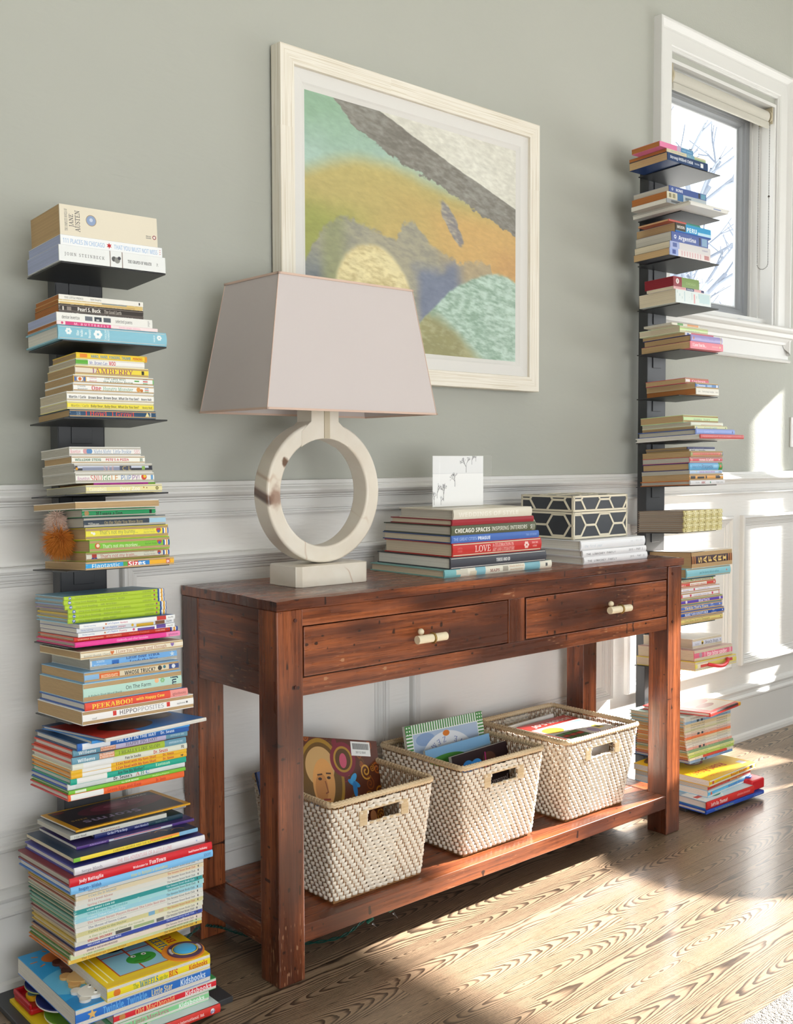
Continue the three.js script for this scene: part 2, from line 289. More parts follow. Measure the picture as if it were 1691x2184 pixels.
// ---------------------------------------------------------------- console table; local frame: x along its front, front at z = 0, back at z = -0.37
const TZ = 0.3823, TYAW = -0.0213, TW = 1.4194, TD = 0.37, TH = 0.8;
function onTable(o, x, y, z, turn = 0) { const c = Math.cos(TYAW), s = Math.sin(TYAW); o.position.set(c * x + s * z, y, TZ - s * x + c * z); o.rotation.y = TYAW + turn; return o; }
{
  const t = thing('console_table', 'rustic red-brown wooden console table with two drawers and lower shelf', 'table');
  onTable(t, 0, 0, 0);
  const L = 0.066;
  const W = (g, ax) => grainUV(g, ax, 1.2, 0.5, rnd(), rnd());
  // worn slab top
  let top = new THREE.BoxGeometry(TW + 0.006, 0.022, TD + 0.006, 60, 2, 24).translate(TW / 2, TH - 0.011, -TD / 2).toNonIndexed();
  { const p = top.attributes.position; for (let i = 0; i < p.count; i++) {
    let x = p.getX(i), y = p.getY(i), z = p.getZ(i); const e = Math.min(x + 0.003, TW + 0.003 - x, z + TD + 0.003, 0.003 - z);
    if (e < 0.004) { const n = fbm(x * 14 + 5, z * 14 + 9, 3) - 0.5; if (y > TH - 0.008) y -= 0.0015 + 0.003 * Math.max(0, n * 2); const k = 0.006 * n;
      if (z > -0.002) z += k; else if (z < -TD + 0.002) z -= k; if (x < 0.002) x -= k - 0.002; else if (x > TW - 0.002) x += k; }
    p.setXYZ(i, x, y, z); } }
  mesh('tabletop', W(top, 0), M.wood, t);
  for (const [x, z] of [[0, 0], [TW - L, 0], [0, -TD + L], [TW - L, -TD + L]]) {
    const leg = mesh('leg', W(rbox(L, TH - 0.023, L, 0.003, x + L / 2, (TH - 0.023) / 2, z - L / 2), 1), M.wood, t);
    if (z === 0) for (const y of [0.755, 0.617]) mesh('peg', new THREE.CylinderGeometry(0.004, 0.004, 0.003, 10).rotateX(Math.PI / 2).translate(x + (x ? 0.02 : L - 0.02), y, 0.0005), std('#4a1f12', 0.5), leg);
  }
  const fz = -0.004;
  mesh('top_rail', W(rbox(TW - 2 * L, 0.036, 0.022, 0.002, TW / 2, 0.7585, fz - 0.011), 0), M.wood, t);
  mesh('bottom_rail', W(rbox(TW - 2 * L, 0.0375, 0.022, 0.002, TW / 2, 0.6145, fz - 0.011), 0), M.wood, t);
  mesh('stile', W(rbox(0.058, 0.108, 0.022, 0.002, 0.720, 0.687, fz - 0.011), 1), M.wood, t);
  for (const x of [0.012, TW - 0.012]) mesh('side_panel', W(rbox(0.02, 0.180, TD - 2 * L, 0.002, x, 0.687, -TD / 2), 2), M.wood, t);
  mesh('back_panel', W(rbox(TW - 2 * L, 0.180, 0.02, 0.002, TW / 2, 0.687, -TD + 0.016), 0), M.wood, t);
  for (const [a, b] of [[0.0685, 0.6890], [0.7515, 1.3515]]) {
    const d = mesh('drawer', W(merge([rbox(b - a - 0.004, 0.1030, 0.02, 0.002, (a + b) / 2, 0.6870, fz - 0.0095), box(b - a - 0.03, 0.09, 0.30, (a + b) / 2, 0.687, fz - 0.17)]), 0), M.wood, t);
    const cx = a < 0.1 ? 0.400 : 1.089, cy = 0.683;
    const cy2 = (r, l, ax) => { const g = new THREE.CylinderGeometry(r, r, l, 20); ax === 'x' ? g.rotateZ(Math.PI / 2) : g.rotateX(Math.PI / 2); return g; };
    mesh('handle_bar', cy2(0.0095, 0.088, 'x').translate(cx, cy, 0.030), M.bone, d);
    mesh('handle_collar', merge([new THREE.TorusGeometry(0.0105, 0.0028, 8, 20).rotateY(Math.PI / 2).translate(cx + 0.004, cy, 0.030), cy2(0.0055, 0.03, 'z').translate(cx + 0.004, cy, 0.010)]), M.brass, d);
    mesh('handle_stud', new THREE.SphereGeometry(0.0075, 14, 10).translate(cx - 0.018, cy + 0.014, 0.014), M.bone, d);
  }
  // lower shelf of three boards, and its end rails
  for (const [z0, z1] of [[-0.002, -0.118], [-0.1185, -0.245], [-0.2455, -0.366]])
    mesh('shelf_board', W(rbox(TW - 2 * 0.066, 0.038, z0 - z1, 0.002, TW / 2, 0.096, (z0 + z1) / 2), 0), M.wood, t);
  for (const x of [0.034, TW - 0.034]) mesh('shelf_end', W(rbox(0.062, 0.046, TD - 2 * L - 0.002, 0.003, x, 0.092, -TD / 2), 2), M.wood, t);
}
// ---------------------------------------------------------------- table lamp: pierced alabaster ring on a block, tapered paper shade
const alabTex = dataTex(512, 512, (i, j) => {
  const x = i / 512, y = j / 512, n = fbm(x * 6, y * 6, 4);
  let c = mix3([240, 234, 222], [220, 207, 188], n);
  const v = Math.abs(fbm(x * 4 + 3, y * 4 + 8, 4) - 0.5); c = mix3(c, [176, 140, 112], 0.55 * (1 - sm(0.0, 0.028, v)) * sm(0.5, 0.72, noise(x * 5 + 9, y * 5)));
  const blot = (cx, cy, r) => { const d = Math.hypot((x - cx), (y - cy) * 0.8) + 0.05 * (fbm(x * 22, y * 22, 3) - 0.5); return 1 - sm(r * 0.25, r, d); };
  c = mix3(c, [74, 52, 42], 0.9 * blot(0.13, 0.485, 0.035)); c = mix3(c, [150, 116, 98], 0.75 * blot(0.165, 0.50, 0.062)); c = mix3(c, [92, 62, 44], 0.85 * blot(0.235, 0.685, 0.028));
  return c;
});
{
  const l = thing('table_lamp', 'table lamp with white alabaster ring body and blush paper shade', 'lamp');
  onTable(l, 0.2555, TH, -0.1945);
  const alab = new THREE.MeshPhysicalMaterial({ map: alabTex, roughness: 0.38, clearcoat: 0.2, clearcoatRoughness: 0.3, sheen: 0 });
  const planar = (g, cx, cy, s) => { if (g.index) g = g.toNonIndexed(); const p = g.attributes.position, uv = new Float32Array(p.count * 2); for (let i = 0; i < p.count; i++) { uv[2 * i] = (p.getX(i) - cx) / s + 0.5; uv[2 * i + 1] = (p.getY(i) + p.getZ(i) * 0.35 - cy) / s + 0.5; } g.setAttribute('uv', new THREE.BufferAttribute(uv, 2)); return g; };
  { // block with clipped corners
    const a = 0.1005, b = 0.0585, k = 0.010, sh = new THREE.Shape([[-a + k, -b], [a - k, -b], [a, -b + k], [a, b - k], [a - k, b], [-a + k, b], [-a, b - k], [-a, -b + k]].map(p => new THREE.Vector2(...p)));
    const g = new THREE.ExtrudeGeometry(sh, { depth: 0.0435, bevelEnabled: true, bevelSize: 0.0015, bevelThickness: 0.0015, bevelSegments: 2 }).rotateX(-Math.PI / 2).translate(0, 0.0015, 0);
    mesh('base', planar(g, 0.11, 0.12, 0.42), alab, l);
  }
  const cy = 0.2085, Ro = 0.1605, Ri = 0.1225, T = 0.054;
  const prof = []; const rd = 0.006;
  for (const [r, z, sx, sz] of [[Ri, -T / 2, 1, 1], [Ro, -T / 2, -1, 1], [Ro, T / 2, -1, -1], [Ri, T / 2, 1, -1]]) for (let q = 0; q < 4; q++) prof.push([r, z, sx, sz, q]);
  const P = [];
  const corner = (r, z, cxs, czs, a0) => { for (let q = 0; q <= 3; q++) { const a = a0 + q / 3 * Math.PI / 2; P.push(new THREE.Vector2(r + cxs * rd + rd * Math.cos(a), z + czs * rd + rd * Math.sin(a))); } };
  corner(Ri, -T / 2, 1, 1, Math.PI); corner(Ro, -T / 2, -1, 1, 1.5 * Math.PI); corner(Ro, T / 2, -1, -1, 0); corner(Ri, T / 2, 1, -1, Math.PI / 2); P.push(P[0].clone());
  const ring = new THREE.LatheGeometry(P, 96).rotateX(Math.PI / 2).translate(0, cy, 0);
  // shoulder and neck that carry the fitting, with a narrow keyed slot down the front
  const nk = new THREE.Shape(); nk.moveTo(-0.066, 0.3385); nk.lineTo(-0.066, 0.345); nk.lineTo(-0.038, 0.368); nk.lineTo(-0.038, 0.412); nk.lineTo(0.038, 0.412); nk.lineTo(0.038, 0.368); nk.lineTo(0.066, 0.345); nk.lineTo(0.066, 0.3385);
  for (let k = 0; k <= 10; k++) { const a = Math.PI / 2 - 0.56 + k / 10 * 1.12, r = Ri + 0.0005; nk.lineTo(r * Math.cos(a), cy + r * Math.sin(a)); }
  const neck = new THREE.ExtrudeGeometry(nk, { depth: T - 0.001, bevelEnabled: true, bevelSize: 0.0012, bevelThickness: 0.0012, bevelSegments: 1 }).translate(0, 0, -T / 2 + 0.0005);
  mesh('ring_body', planar(ring, 0, cy, 0.42), alab, l);
  mesh('neck', planar(neck, 0.3, cy, 0.42), alab, l);
  mesh('key_slot', planar(rbox(0.016, 0.072, 0.004, 0.001, 0.004, 0.3668, T / 2 + 0.001), 0.3, cy, 0.42), std('#c9bda4', 0.5), l);
  // shade: four tapered panels with bound edges, open above and below
  const dz = 0.0125, y0 = 0.388, y1 = 0.671, bw = 0.2375, bd = 0.130, tw = 0.187, td = 0.1025;
  const C = (s, q, y) => y ? [s * tw, y1, q * td + dz] : [s * bw, y0, q * bd + dz];
  const sh = mesh('shade', (() => {
    const v = [], quad = (a, b, c, d) => v.push(...a, ...b, ...c, ...a, ...c, ...d);
    const cs = [[-1, 1], [1, 1], [1, -1], [-1, -1]];
    const inset = (p, k) => [p[0] * k, p[1], (p[2] - dz) * k + dz];
    for (let i = 0; i < 4; i++) { const [a, b] = [cs[i], cs[(i + 1) % 4]]; const q = [C(...a, 0), C(...b, 0), C(...b, 1), C(...a, 1)]; quad(...q); const n = q.map(p => inset(p, 0.992)); quad(n[3], n[2], n[1], n[0]); quad(q[3], q[2], n[2], n[3]); quad(n[0], n[1], q[1], q[0]); }
    const g = new THREE.BufferGeometry(); g.setAttribute('position', new THREE.Float32BufferAttribute(v, 3)); g.computeVertexNormals(); return g;
  })(), new THREE.MeshPhysicalMaterial({ color: '#cbc2c0', roughness: 0.85, side: THREE.DoubleSide }), l);
  const edge = std('#d3b8a8', 0.8), bars = [];
  const bar = (a, b, r) => { const A = new THREE.Vector3(...a), B = new THREE.Vector3(...b), g = new THREE.BoxGeometry(r, A.distanceTo(B) + r, r); const m = new THREE.Matrix4().compose(A.clone().lerp(B, 0.5), new THREE.Quaternion().setFromUnitVectors(new THREE.Vector3(0, 1, 0), B.clone().sub(A).normalize()), new THREE.Vector3(1, 1, 1)); return g.applyMatrix4(m); };
  const cs = [[-1, 1], [1, 1], [1, -1], [-1, -1]];
  for (let i = 0; i < 4; i++) { const a = cs[i], b = cs[(i + 1) % 4]; bars.push(bar(C(...a, 0), C(...b, 0), 0.0045), bar(C(...a, 1), C(...b, 1), 0.0045), bar(C(...a, 0), C(...a, 1), 0.0016)); }
  mesh('edge_binding', merge(bars), edge, sh);
  mesh('spider', merge([bar([-tw * 0.98, y1 - 0.012, dz], [tw * 0.98, y1 - 0.012, dz], 0.003), bar([0, y1 - 0.012, dz - td * 0.98], [0, y1 - 0.012, dz + td * 0.98], 0.003)]), M.brass, sh);
  mesh('harp', tube([[-0.008, 0.44, dz], [-0.055, 0.52, dz], [-0.04, 0.62, dz], [0, 0.66, dz], [0.04, 0.62, dz], [0.055, 0.52, dz], [0.008, 0.44, dz]], 0.0018, 30, 6), M.brass, l);
  mesh('socket', new THREE.CylinderGeometry(0.017, 0.020, 0.06, 18).translate(0, 0.44, 0), M.brass, l);
  mesh('bulb', new THREE.SphereGeometry(0.03, 18, 14).scale(1, 1.25, 1).translate(0, 0.51, 0), std('#f2efe8', 0.4), l);
  mesh('finial', rbox(0.034, 0.022, 0.020, 0.003, 0, y1 + 0.008, dz), std('#26231f', 0.4), l);
}
// ---------------------------------------------------------------- framed abstract painting
{
  const f = thing('framed_painting', 'large abstract painting in pale wood frame above the table', 'painting');
  const x0 = 0.2712, x1 = 1.2202, y0 = 1.2833, y1 = 2.0668, z1 = 0.044;
  const grain = dataTex(512, 128, (i, j) => { const n = fbm(i / 60, j / 2.2, 3), l = sm(0.62, 0.75, noise(i / 120 + 5, j / 3)); return mix3(mix3([240, 236, 226], [228, 220, 205], n), [204, 192, 168], 0.6 * l); });
  grain.repeat.set(1.6, 18);
  const fm = std('#ffffff', 0.55, { map: grain });
  const prof = [[0, 0.008], [0, z1 - 0.001], [0.001, z1], [0.041, z1], [0.0425, z1 - 0.0015], [0.0425, 0.018]];
  for (let s = 0; s < 4; s++) mesh('frame_rail', mitred(x0, y0, x1, y1, prof, 0, [s]), fm, f);
  const lin = std('#dcdad6', 0.8);
  for (let s = 0; s < 4; s++) mesh('liner', mitred(x0 + 0.0425, y0 + 0.0425, x1 - 0.0425, y1 - 0.0425, [[0, 0.010], [0, 0.0335], [0.002, 0.034], [0.030, 0.032], [0.0345, 0.029], [0.0435, 0.0245], [0.0435, 0.010]], 0, [s]), lin, f);
  mesh('backing', span(x0 + 0.01, x1 - 0.01, y0 + 0.01, y1 - 0.01, 0.002, 0.016), std('#8b7a62', 0.9), f);
  // paint: s to the right, t downwards
  const pl = (P, x) => { for (let k = 0; k + 1 < P.length; k++) if (x <= P[k + 1][0]) return P[k][1] + (P[k + 1][1] - P[k][1]) * clamp((x - P[k][0]) / (P[k + 1][0] - P[k][0])); return P[P.length - 1][1]; };
  const LO = [[0.09, -0.04], [0.112, -0.008], [0.214, 0.101], [0.358, 0.171], [0.522, 0.223], [0.709, 0.298], [1, 0.405]], UP = [[0.29, -0.012], [0.467, 0.065], [0.649, 0.143], [0.845, 0.216], [1, 0.277]];
  const ARC = [[0, 0.30], [0.095, 0.25], [0.213, 0.215], [0.358, 0.21], [0.466, 0.225], [0.602, 0.255], [1, 0.3]], HILL = [[0, 0.66], [0.03, 0.60], [0.074, 0.52], [0.162, 0.456], [0.273, 0.49], [0.39, 0.515], [0.422, 0.44], [0.477, 0.43], [0.556, 0.515], [0.697, 0.575], [0.80, 0.55], [0.86, 0.56], [0.88, 0.66], [1, 0.75]], TEAL = [[0.46, 0.93], [0.51, 0.849], [0.649, 0.707], [0.795, 0.623], [0.923, 0.594], [1, 0.616]];
  const paint = (i, j) => {
    const s = i / 1024, t = 1 - j / 832;
    const n = fbm(s * 5, t * 5, 4) - 0.5, n2 = fbm(s * 26 + 9, t * 26, 3) - 0.5, st = fbm(s * 40 + t * 14, t * 90 - s * 20, 3) - 0.5, rg = fbm(s * 70, t * 70, 2) - 0.5;
    let c = mix3([146, 178, 152], [168, 194, 182], sm(0.0, 0.3, t + 0.3 * s + n * 0.3));
    const ar = pl(ARC, s) + 0.04 * n;
    c = mix3(c, [186, 172, 112], sm(ar - 0.035, ar + 0.06, t));
    c = mix3(c, [190, 168, 108], sm(ar + 0.02, ar + 0.14, t) * sm(0.10, 0.5, s + n * 0.3));
    c = mix3(c, [152, 158, 88], 0.9 * sm(0.36, 0.52, t + n * 0.12) * (1 - sm(0.10, 0.36, s + n * 0.2)));
    c = mix3(c, [204, 168, 108], sm(0.45, 0.8, s + n * 0.2) * sm(0.30, 0.42, t));
    c = mix3(c, [192, 150, 98], 0.7 * sm(0.80, 0.95, s) * sm(0.42, 0.56, t + n * 0.1));
    const hl = pl(HILL, s) + 0.02 * n2 + 0.03 * rg, hm = sm(hl - 0.006, hl + 0.02, t);
    c = mix3(c, mix3([146, 146, 138], [164, 160, 142], sm(-0.5, 0.5, st + n)), 0.93 * hm);
    c = mix3(c, [112, 122, 138], 0.7 * hm * (1 - sm(0.02, 0.14, s + n * 0.1)) * sm(0.58, 0.75, t + n * 0.1));
    c = mix3(c, [142, 148, 104], 0.6 * hm * sm(0.04, 0.10, s) * (1 - sm(0.12, 0.2, s)));
    c = mix3(c, [180, 158, 120], 0.65 * hm * sm(0.55, 0.75, s + n * 0.3) * (1 - sm(0.62, 0.7, t)));
    c = mix3(c, [112, 122, 148], 0.85 * hm * sm(0.62, 0.70, t + 0.25 * (s - 0.5) + n * 0.25) * sm(0.47, 0.53, s + n * 0.1) * (1 - sm(0.66, 0.74, s)));
    const md = Math.hypot((s - 0.285) / 0.185, (t - 0.79) / 0.245) + 0.12 * n + 0.06 * st;
    c = mix3(c, mix3([196, 178, 126], [226, 214, 166], sm(-0.5, 0.4, st + 1.2 * n)), 0.93 * (1 - sm(0.88, 1.0, md)));
    const dx = s - 0.655, dy = t - 0.405, lf = Math.hypot((dx * 0.87 - dy * 0.49) / 0.030, (dy * 0.87 + dx * 0.49) / 0.115) + 0.5 * n2;
    c = mix3(c, mix3([122, 124, 136], [172, 166, 156], sm(-0.3, 0.5, st)), 0.85 * (1 - sm(0.8, 1.05, lf)));
    const tl = pl(TEAL, s) + 0.02 * n2, tm = s > 0.455 ? sm(tl - 0.008, tl + 0.012, t) : 0;
    c = mix3(c, mix3([138, 166, 146], [184, 206, 194], sm(-0.45, 0.45, st + n * 0.9 + 0.9 * (s - 0.75))), tm);
    c = mix3(c, mix3([180, 174, 132], [140, 134, 88], sm(-0.4, 0.4, st + n)), 0.9 * tm * sm(-0.03, 0.05, t - (0.80 + 0.62 * (s - 0.51)) + n * 0.12) * (1 - sm(0.80, 0.95, s)));
    const eg = 0.02 * n2 + 0.03 * rg;
    c = mix3(c, mix3([124, 120, 112], [150, 148, 141], sm(-0.5, 0.5, st + n)), s > 0.085 ? sm(pl(LO, s) + 0.006 + eg, pl(LO, s) - 0.004 + eg, t) : 0);
    if (s > 0.285) c = mix3(c, mix3([212, 210, 198], [222, 221, 210], sm(-0.5, 0.5, n + st)), sm(pl(UP, s) + 0.003, pl(UP, s) - 0.003, t + 0.008 * n2));
    const k = 1 + 0.10 * st + 0.06 * n2;
    return c.map(q => q * k);
  };
  const pt = dataTex(1024, 832, paint); pt.wrapS = pt.wrapT = THREE.ClampToEdgeWrapping;
  const bump = dataTex(512, 416, (i, j) => { const s = i / 512, t = j / 416, q = 255 * (0.6 * fbm(s * 40 + t * 14, t * 70 - s * 20, 3) + 0.4 * fbm(s * 90, t * 80, 2)); return [q, q, q]; }, false);
  mesh('canvas', new THREE.BoxGeometry(x1 - x0 - 0.172, y1 - y0 - 0.172, 0.006).translate((x0 + x1) / 2, (y0 + y1) / 2, 0.0215), std('#ffffff', 0.5, { map: pt, bumpMap: bump, bumpScale: 0.0012 }), f);
}
// ---------------------------------------------------------------- bone-inlaid box
{
  const b = thing('inlaid_box', 'dark lidded box with bone honeycomb inlay on white albums', 'box');
  onTable(b, 1.031, 0.8645, -0.083);
  const w = 0.238, d = 0.187, h1 = 0.074, h2 = 0.044, dark = std('#3f4248', 0.4), bone = std('#e6ddc6', 0.45);
  const body = mesh('body', span(0, w, 0, h1, -d, 0), dark, b), lid = mesh('lid', span(0, w, h1 + 0.001, h1 + 0.001 + h2, -d, 0), dark, b);
  const T = 0.0012, hw = 0.009;
  const strip = (par, face, u0, v0, u1, v1, wd = hw) => {
    const l = Math.hypot(u1 - u0, v1 - v0); if (l < 0.002) return;
    const g = new THREE.BoxGeometry(l, wd, T * 2).rotateZ(Math.atan2(v1 - v0, u1 - u0)).translate((u0 + u1) / 2, (v0 + v1) / 2, 0);
    if (face === 'side') g.rotateY(-Math.PI / 2).translate(0, 0, -d); // u from back to front
    if (face === 'top') g.rotateX(-Math.PI / 2).translate(0, h1 + 0.001 + h2, 0);
    mesh('inlay_strip', g, bone, par);
  };
  const clipLine = (a, b2, U, V0, V1) => { // keep the part of a segment inside 0..U, V0..V1
    let t0 = 0, t1 = 1; const dx = b2[0] - a[0], dy = b2[1] - a[1];
    for (const [p, q] of [[-dx, a[0]], [dx, U - a[0]], [-dy, a[1] - V0], [dy, V1 - a[1]]]) { if (p === 0) { if (q < 0) return null; } else { const r = q / p; if (p < 0) { if (r > t1) return null; t0 = Math.max(t0, r); } else { if (r < t0) return null; t1 = Math.min(t1, r); } } }
    return t1 - t0 > 0.05 ? [a[0] + t0 * dx, a[1] + t0 * dy, a[0] + t1 * dx, a[1] + t1 * dy] : null;
  };
  const honey = (par, face, U, V0, V1, rx, ry, ou, ov) => { // flat-topped hexagons, each edge once
    for (let q = -1; q < 9; q++) for (let r = -1; r < 7; r++) {
      const cx = ou + q * rx * 1.5, cy = ov + (r + (q & 1 ? 0.5 : 0)) * ry * 2;
      const P = [[cx + rx, cy], [cx + rx / 2, cy + ry], [cx - rx / 2, cy + ry], [cx - rx, cy]];
      for (let k = 0; k < 3; k++) { const c = clipLine(P[k], P[k + 1], U, V0, V1); if (c) strip(par, face, ...c, 0.0058); }
    }
  };
  for (const [face, U] of [['front', w], ['side', d]]) {
    honey(body, face, U, 0.008, h1 - 0.004, 0.041, 0.029, 0.012, 0.038);
    honey(lid, face, U, h1 + 0.006, h1 + h2 - 0.004, 0.041, 0.029, 0.012, h1 + 0.004);
    for (const [p, v] of [[body, 0.004], [body, h1 - 0.003], [lid, h1 + 0.004], [lid, h1 + h2 - 0.002]]) strip(p, face, 0, v, U, v, 0.0055);
    for (const u of [0.003, U - 0.003]) { strip(body, face, u, 0, u, h1, 0.005); strip(lid, face, u, h1 + 0.001, u, h1 + 0.001 + h2, 0.005); }
  }
  honey(lid, 'top', w, 0.004, d - 0.004, 0.041, 0.029, 0.012, 0.03);
}
// ---------------------------------------------------------------- acrylic photo block
{
  const a = thing('photo_block', 'clear acrylic block with winter tree photo on book stack', 'photo block');
  onTable(a, 0.589, 0.9622, -0.142, 0.0);
  const w = 0.185, h = 0.130, d = 0.03;
  const [c, x] = canvas(768, 540);
  x.fillStyle = '#f0f1f2'; x.fillRect(0, 0, 768, 540); x.fillStyle = '#fafafa'; x.fillRect(0, 190, 768, 350);
  x.strokeStyle = '#c9ccd0'; x.lineWidth = 2; x.beginPath(); x.moveTo(0, 190); x.lineTo(768, 186); x.stroke();
  const tr = (px, py, s, l) => { x.strokeStyle = '#3a3a40'; const go = (X, Y, an, len, lw) => { const X2 = X + Math.cos(an) * len, Y2 = Y - Math.sin(an) * len; x.lineWidth = lw; x.beginPath(); x.moveTo(X, Y); x.lineTo(X2, Y2); x.stroke(); if (lw > 0.6) for (let k = 0; k < 3; k++) go(X2, Y2, an + rr(-0.75, 0.75), len * rr(0.55, 0.78), lw * 0.6); }; go(px, py, 1.57, s, l); };
  tr(330, 330, 52, 5); tr(500, 180, 60, 5); tr(590, 95, 45, 4); tr(650, 60, 40, 4); tr(160, 480, 60, 5); tr(65, 450, 55, 4); tr(20, 520, 50, 4); tr(120, 520, 34, 3);
  mesh('print', span(0.004, w - 0.0008, 0.002, h - 0.001, -d + 0.0006, -d + 0.0012), std('#ffffff', 0.6, { map: canvasTex(c) }), a);
  const bg = new RoundedBoxGeometry(w, h, d, 2, 0.0012).translate(w / 2, h / 2, -d / 2);
  mesh('acrylic', bg, new THREE.MeshPhysicalMaterial({ color: '#ffffff', roughness: 0.01, transmission: 1, thickness: 0, ior: 1.49 }), a);
}
// ---------------------------------------------------------------- woven baskets on the lower shelf
const weft = dataTex(256, 64, (i, j) => { const n = fbm(i / 30, j / 3, 3); return mix3([236, 228, 214], [206, 188, 162], sm(0.45, 0.85, n)); });
const M_weft = std('#ffffff', 0.75, { map: weft }), M_stake = std('#94693e', 0.8), M_rim = std('#ead9bd', 0.75, { map: weft });
function basket(cx, bw, bd, tw, td, cz, h, label) {
  const b = thing('wicker_basket', label, 'basket', 'baskets on the table shelf'); onTable(b, cx, 0.1155, cz);
  const rows = 22, y0 = 0.006, dy = (h - 0.018 - y0) / rows, ns = 45, nd = 45;
  const hx = y => (bw + (tw - bw) * y / h) / 2, hz = y => (bd + (td - bd) * y / h) / 2;
  // point on the wall at perimeter station s (0..2ns+2nd), height y, pushed out by o
  const at = (s, y, o) => {
    const a = hx(y), c = hz(y), n = 2 * ns + 2 * nd; s = ((s % n) + n) % n; const r = 0.012;
    let x, z, nx = 0, nz = 0;
    if (s < ns) { x = -a + 2 * a * s / ns; z = c; nz = 1; } else if (s < ns + nd) { x = a; z = c - 2 * c * (s - ns) / nd; nx = 1; }
    else if (s < 2 * ns + nd) { x = a - 2 * a * (s - ns - nd) / ns; z = -c; nz = -1; } else { x = -a; z = -c + 2 * c * (s - 2 * ns - nd) / nd; nx = -1; }
    const ex = a - Math.abs(x), ez = c - Math.abs(z);
    if (ex < r && ez < r) { const k = 0.004; x -= Math.sign(x) * k * (1 - Math.max(ex, ez) / r); z -= Math.sign(z) * k * (1 - Math.max(ex, ez) / r); nx = Math.sign(x) * 0.7; nz = Math.sign(z) * 0.7; }
    return [x + nx * o, y, z + nz * o, nx, nz];
  };
  const n = 2 * ns + 2 * nd, SUB = 2;
  const inHole = (s, y) => { const u = s < ns ? s : s > ns + nd && s < 2 * ns + nd ? s - ns - nd : -1; return u > ns * 0.345 && u < ns * 0.655 && y > h - 0.066 && y < h - 0.040; };
  for (let k = 0; k < rows; k++) {
    const y = y0 + dy * (k + 0.5); let runs = [[]];
    for (let i = 0; i <= n * SUB; i++) {
      const s = i / SUB; if (inHole(s, y)) { if (runs[runs.length - 1].length) runs.push([]); continue; }
      const i0 = Math.floor(s), f = s - i0, ov = j => ((j + k) % 3 === 0 ? -0.0030 : 0.0024), e = 0.5 - 0.5 * Math.cos(Math.PI * f);
      runs[runs.length - 1].push(at(s, y + 0.0008 * Math.sin(s * 0.7 + k), ov(i0) * (1 - e) + ov(i0 + 1) * e));
    }
    for (const R of runs) {
      if (R.length < 4) continue;
      const P = [], UV = [], I = [], q = 6;
      R.forEach((p, i) => { for (let j = 0; j <= q; j++) { const a = j / q * 6.2832, ra = 0.0021 * Math.cos(a), va = dy * 0.52 * Math.sin(a); P.push(p[0] + p[3] * ra, p[1] + va, p[2] + p[4] * ra); UV.push(i * 0.045 + k * 0.3, j / q); } });
      for (let i = 0; i + 1 < R.length; i++) for (let j = 0; j < q; j++) { const a = i * (q + 1) + j, c2 = a + q + 1; I.push(a, a + 1, c2, a + 1, c2 + 1, c2); }
      const g = new THREE.BufferGeometry(); g.setAttribute('position', new THREE.Float32BufferAttribute(P, 3)); g.setAttribute('uv', new THREE.Float32BufferAttribute(UV, 2)); g.setIndex(I); g.computeVertexNormals();
      mesh('weft_strand', g, M_weft, b);
    }
  }
  const stakes = [];
  for (let s = 0; s < n; s++) {
    if (inHole(s, h - 0.05)) continue;
    const A = new THREE.Vector3(...at(s, y0, 0).slice(0, 3)), B = new THREE.Vector3(...at(s, h - 0.014, 0).slice(0, 3));
    const g = new THREE.CylinderGeometry(0.0011, 0.0011, A.distanceTo(B), 5, 1, true);
    g.applyMatrix4(new THREE.Matrix4().compose(A.clone().lerp(B, 0.5), new THREE.Quaternion().setFromUnitVectors(new THREE.Vector3(0, 1, 0), B.clone().sub(A).normalize()), new THREE.Vector3(1, 1, 1)));
    stakes.push(g);
  }
  mesh('stakes', merge(stakes), M_stake, b).userData.kind = 'stuff';
  { // rolled rim bound with cane
    const P = []; for (let i = 0; i < n * 2; i++) { const p = at(i / 2, h - 0.008, 0); P.push(p); }
    const g = new THREE.TubeGeometry(new THREE.CatmullRomCurve3(P.filter((_, i) => i % 3 === 0).map(p => new THREE.Vector3(p[0], p[1], p[2])), true), 480, 0.0068, 8, true);
    const p = g.attributes.position; for (let i = 0; i < p.count; i++) { const ri = Math.floor(i / 9); p.setY(i, p.getY(i) + 0.0008 * ((ri % 4) < 2 ? 1 : -1)); }
    g.computeVertexNormals(); mesh('rim', g, M_rim, b);
    mesh('base', box(bw - 0.006, 0.006, bd - 0.006, 0, 0.003, 0), M_stake, b);
    const bi = [];
    for (const zs of [1, -1]) for (const xs of [-1, 1]) for (let k = 0; k < 6; k++) { const y = h - 0.053, c = hz(y) * zs, X = xs * (hx(y) * 0.33 + 0.004 + 0.0035 * k); bi.push(new THREE.CylinderGeometry(0.0026, 0.0026, 0.034, 6).translate(X, y, c + zs * 0.003)); }
    const lo = h - 0.068; for (const zs of [1, -1]) for (const yy of [h - 0.069, h - 0.037]) bi.push(new THREE.CylinderGeometry(0.003, 0.003, 2 * hx(lo) * 0.34, 6).rotateZ(Math.PI / 2).translate(0, yy, zs * (hz(yy) + 0.001)));
    mesh('handle_binding', merge(bi), M_rim, b);
  }
  return b;
}
basket(0.303, 0.262, 0.262, 0.302, 0.302, -0.172, 0.234, 'whitewashed wicker basket holding the ornate portrait picture book');
basket(0.704, 0.252, 0.262, 0.298, 0.302, -0.180, 0.234, 'whitewashed wicker basket holding the green-bordered picture book');
basket(1.086, 0.250, 0.262, 0.318, 0.320, -0.178, 0.232, 'whitewashed wicker basket holding the red-topped picture book');
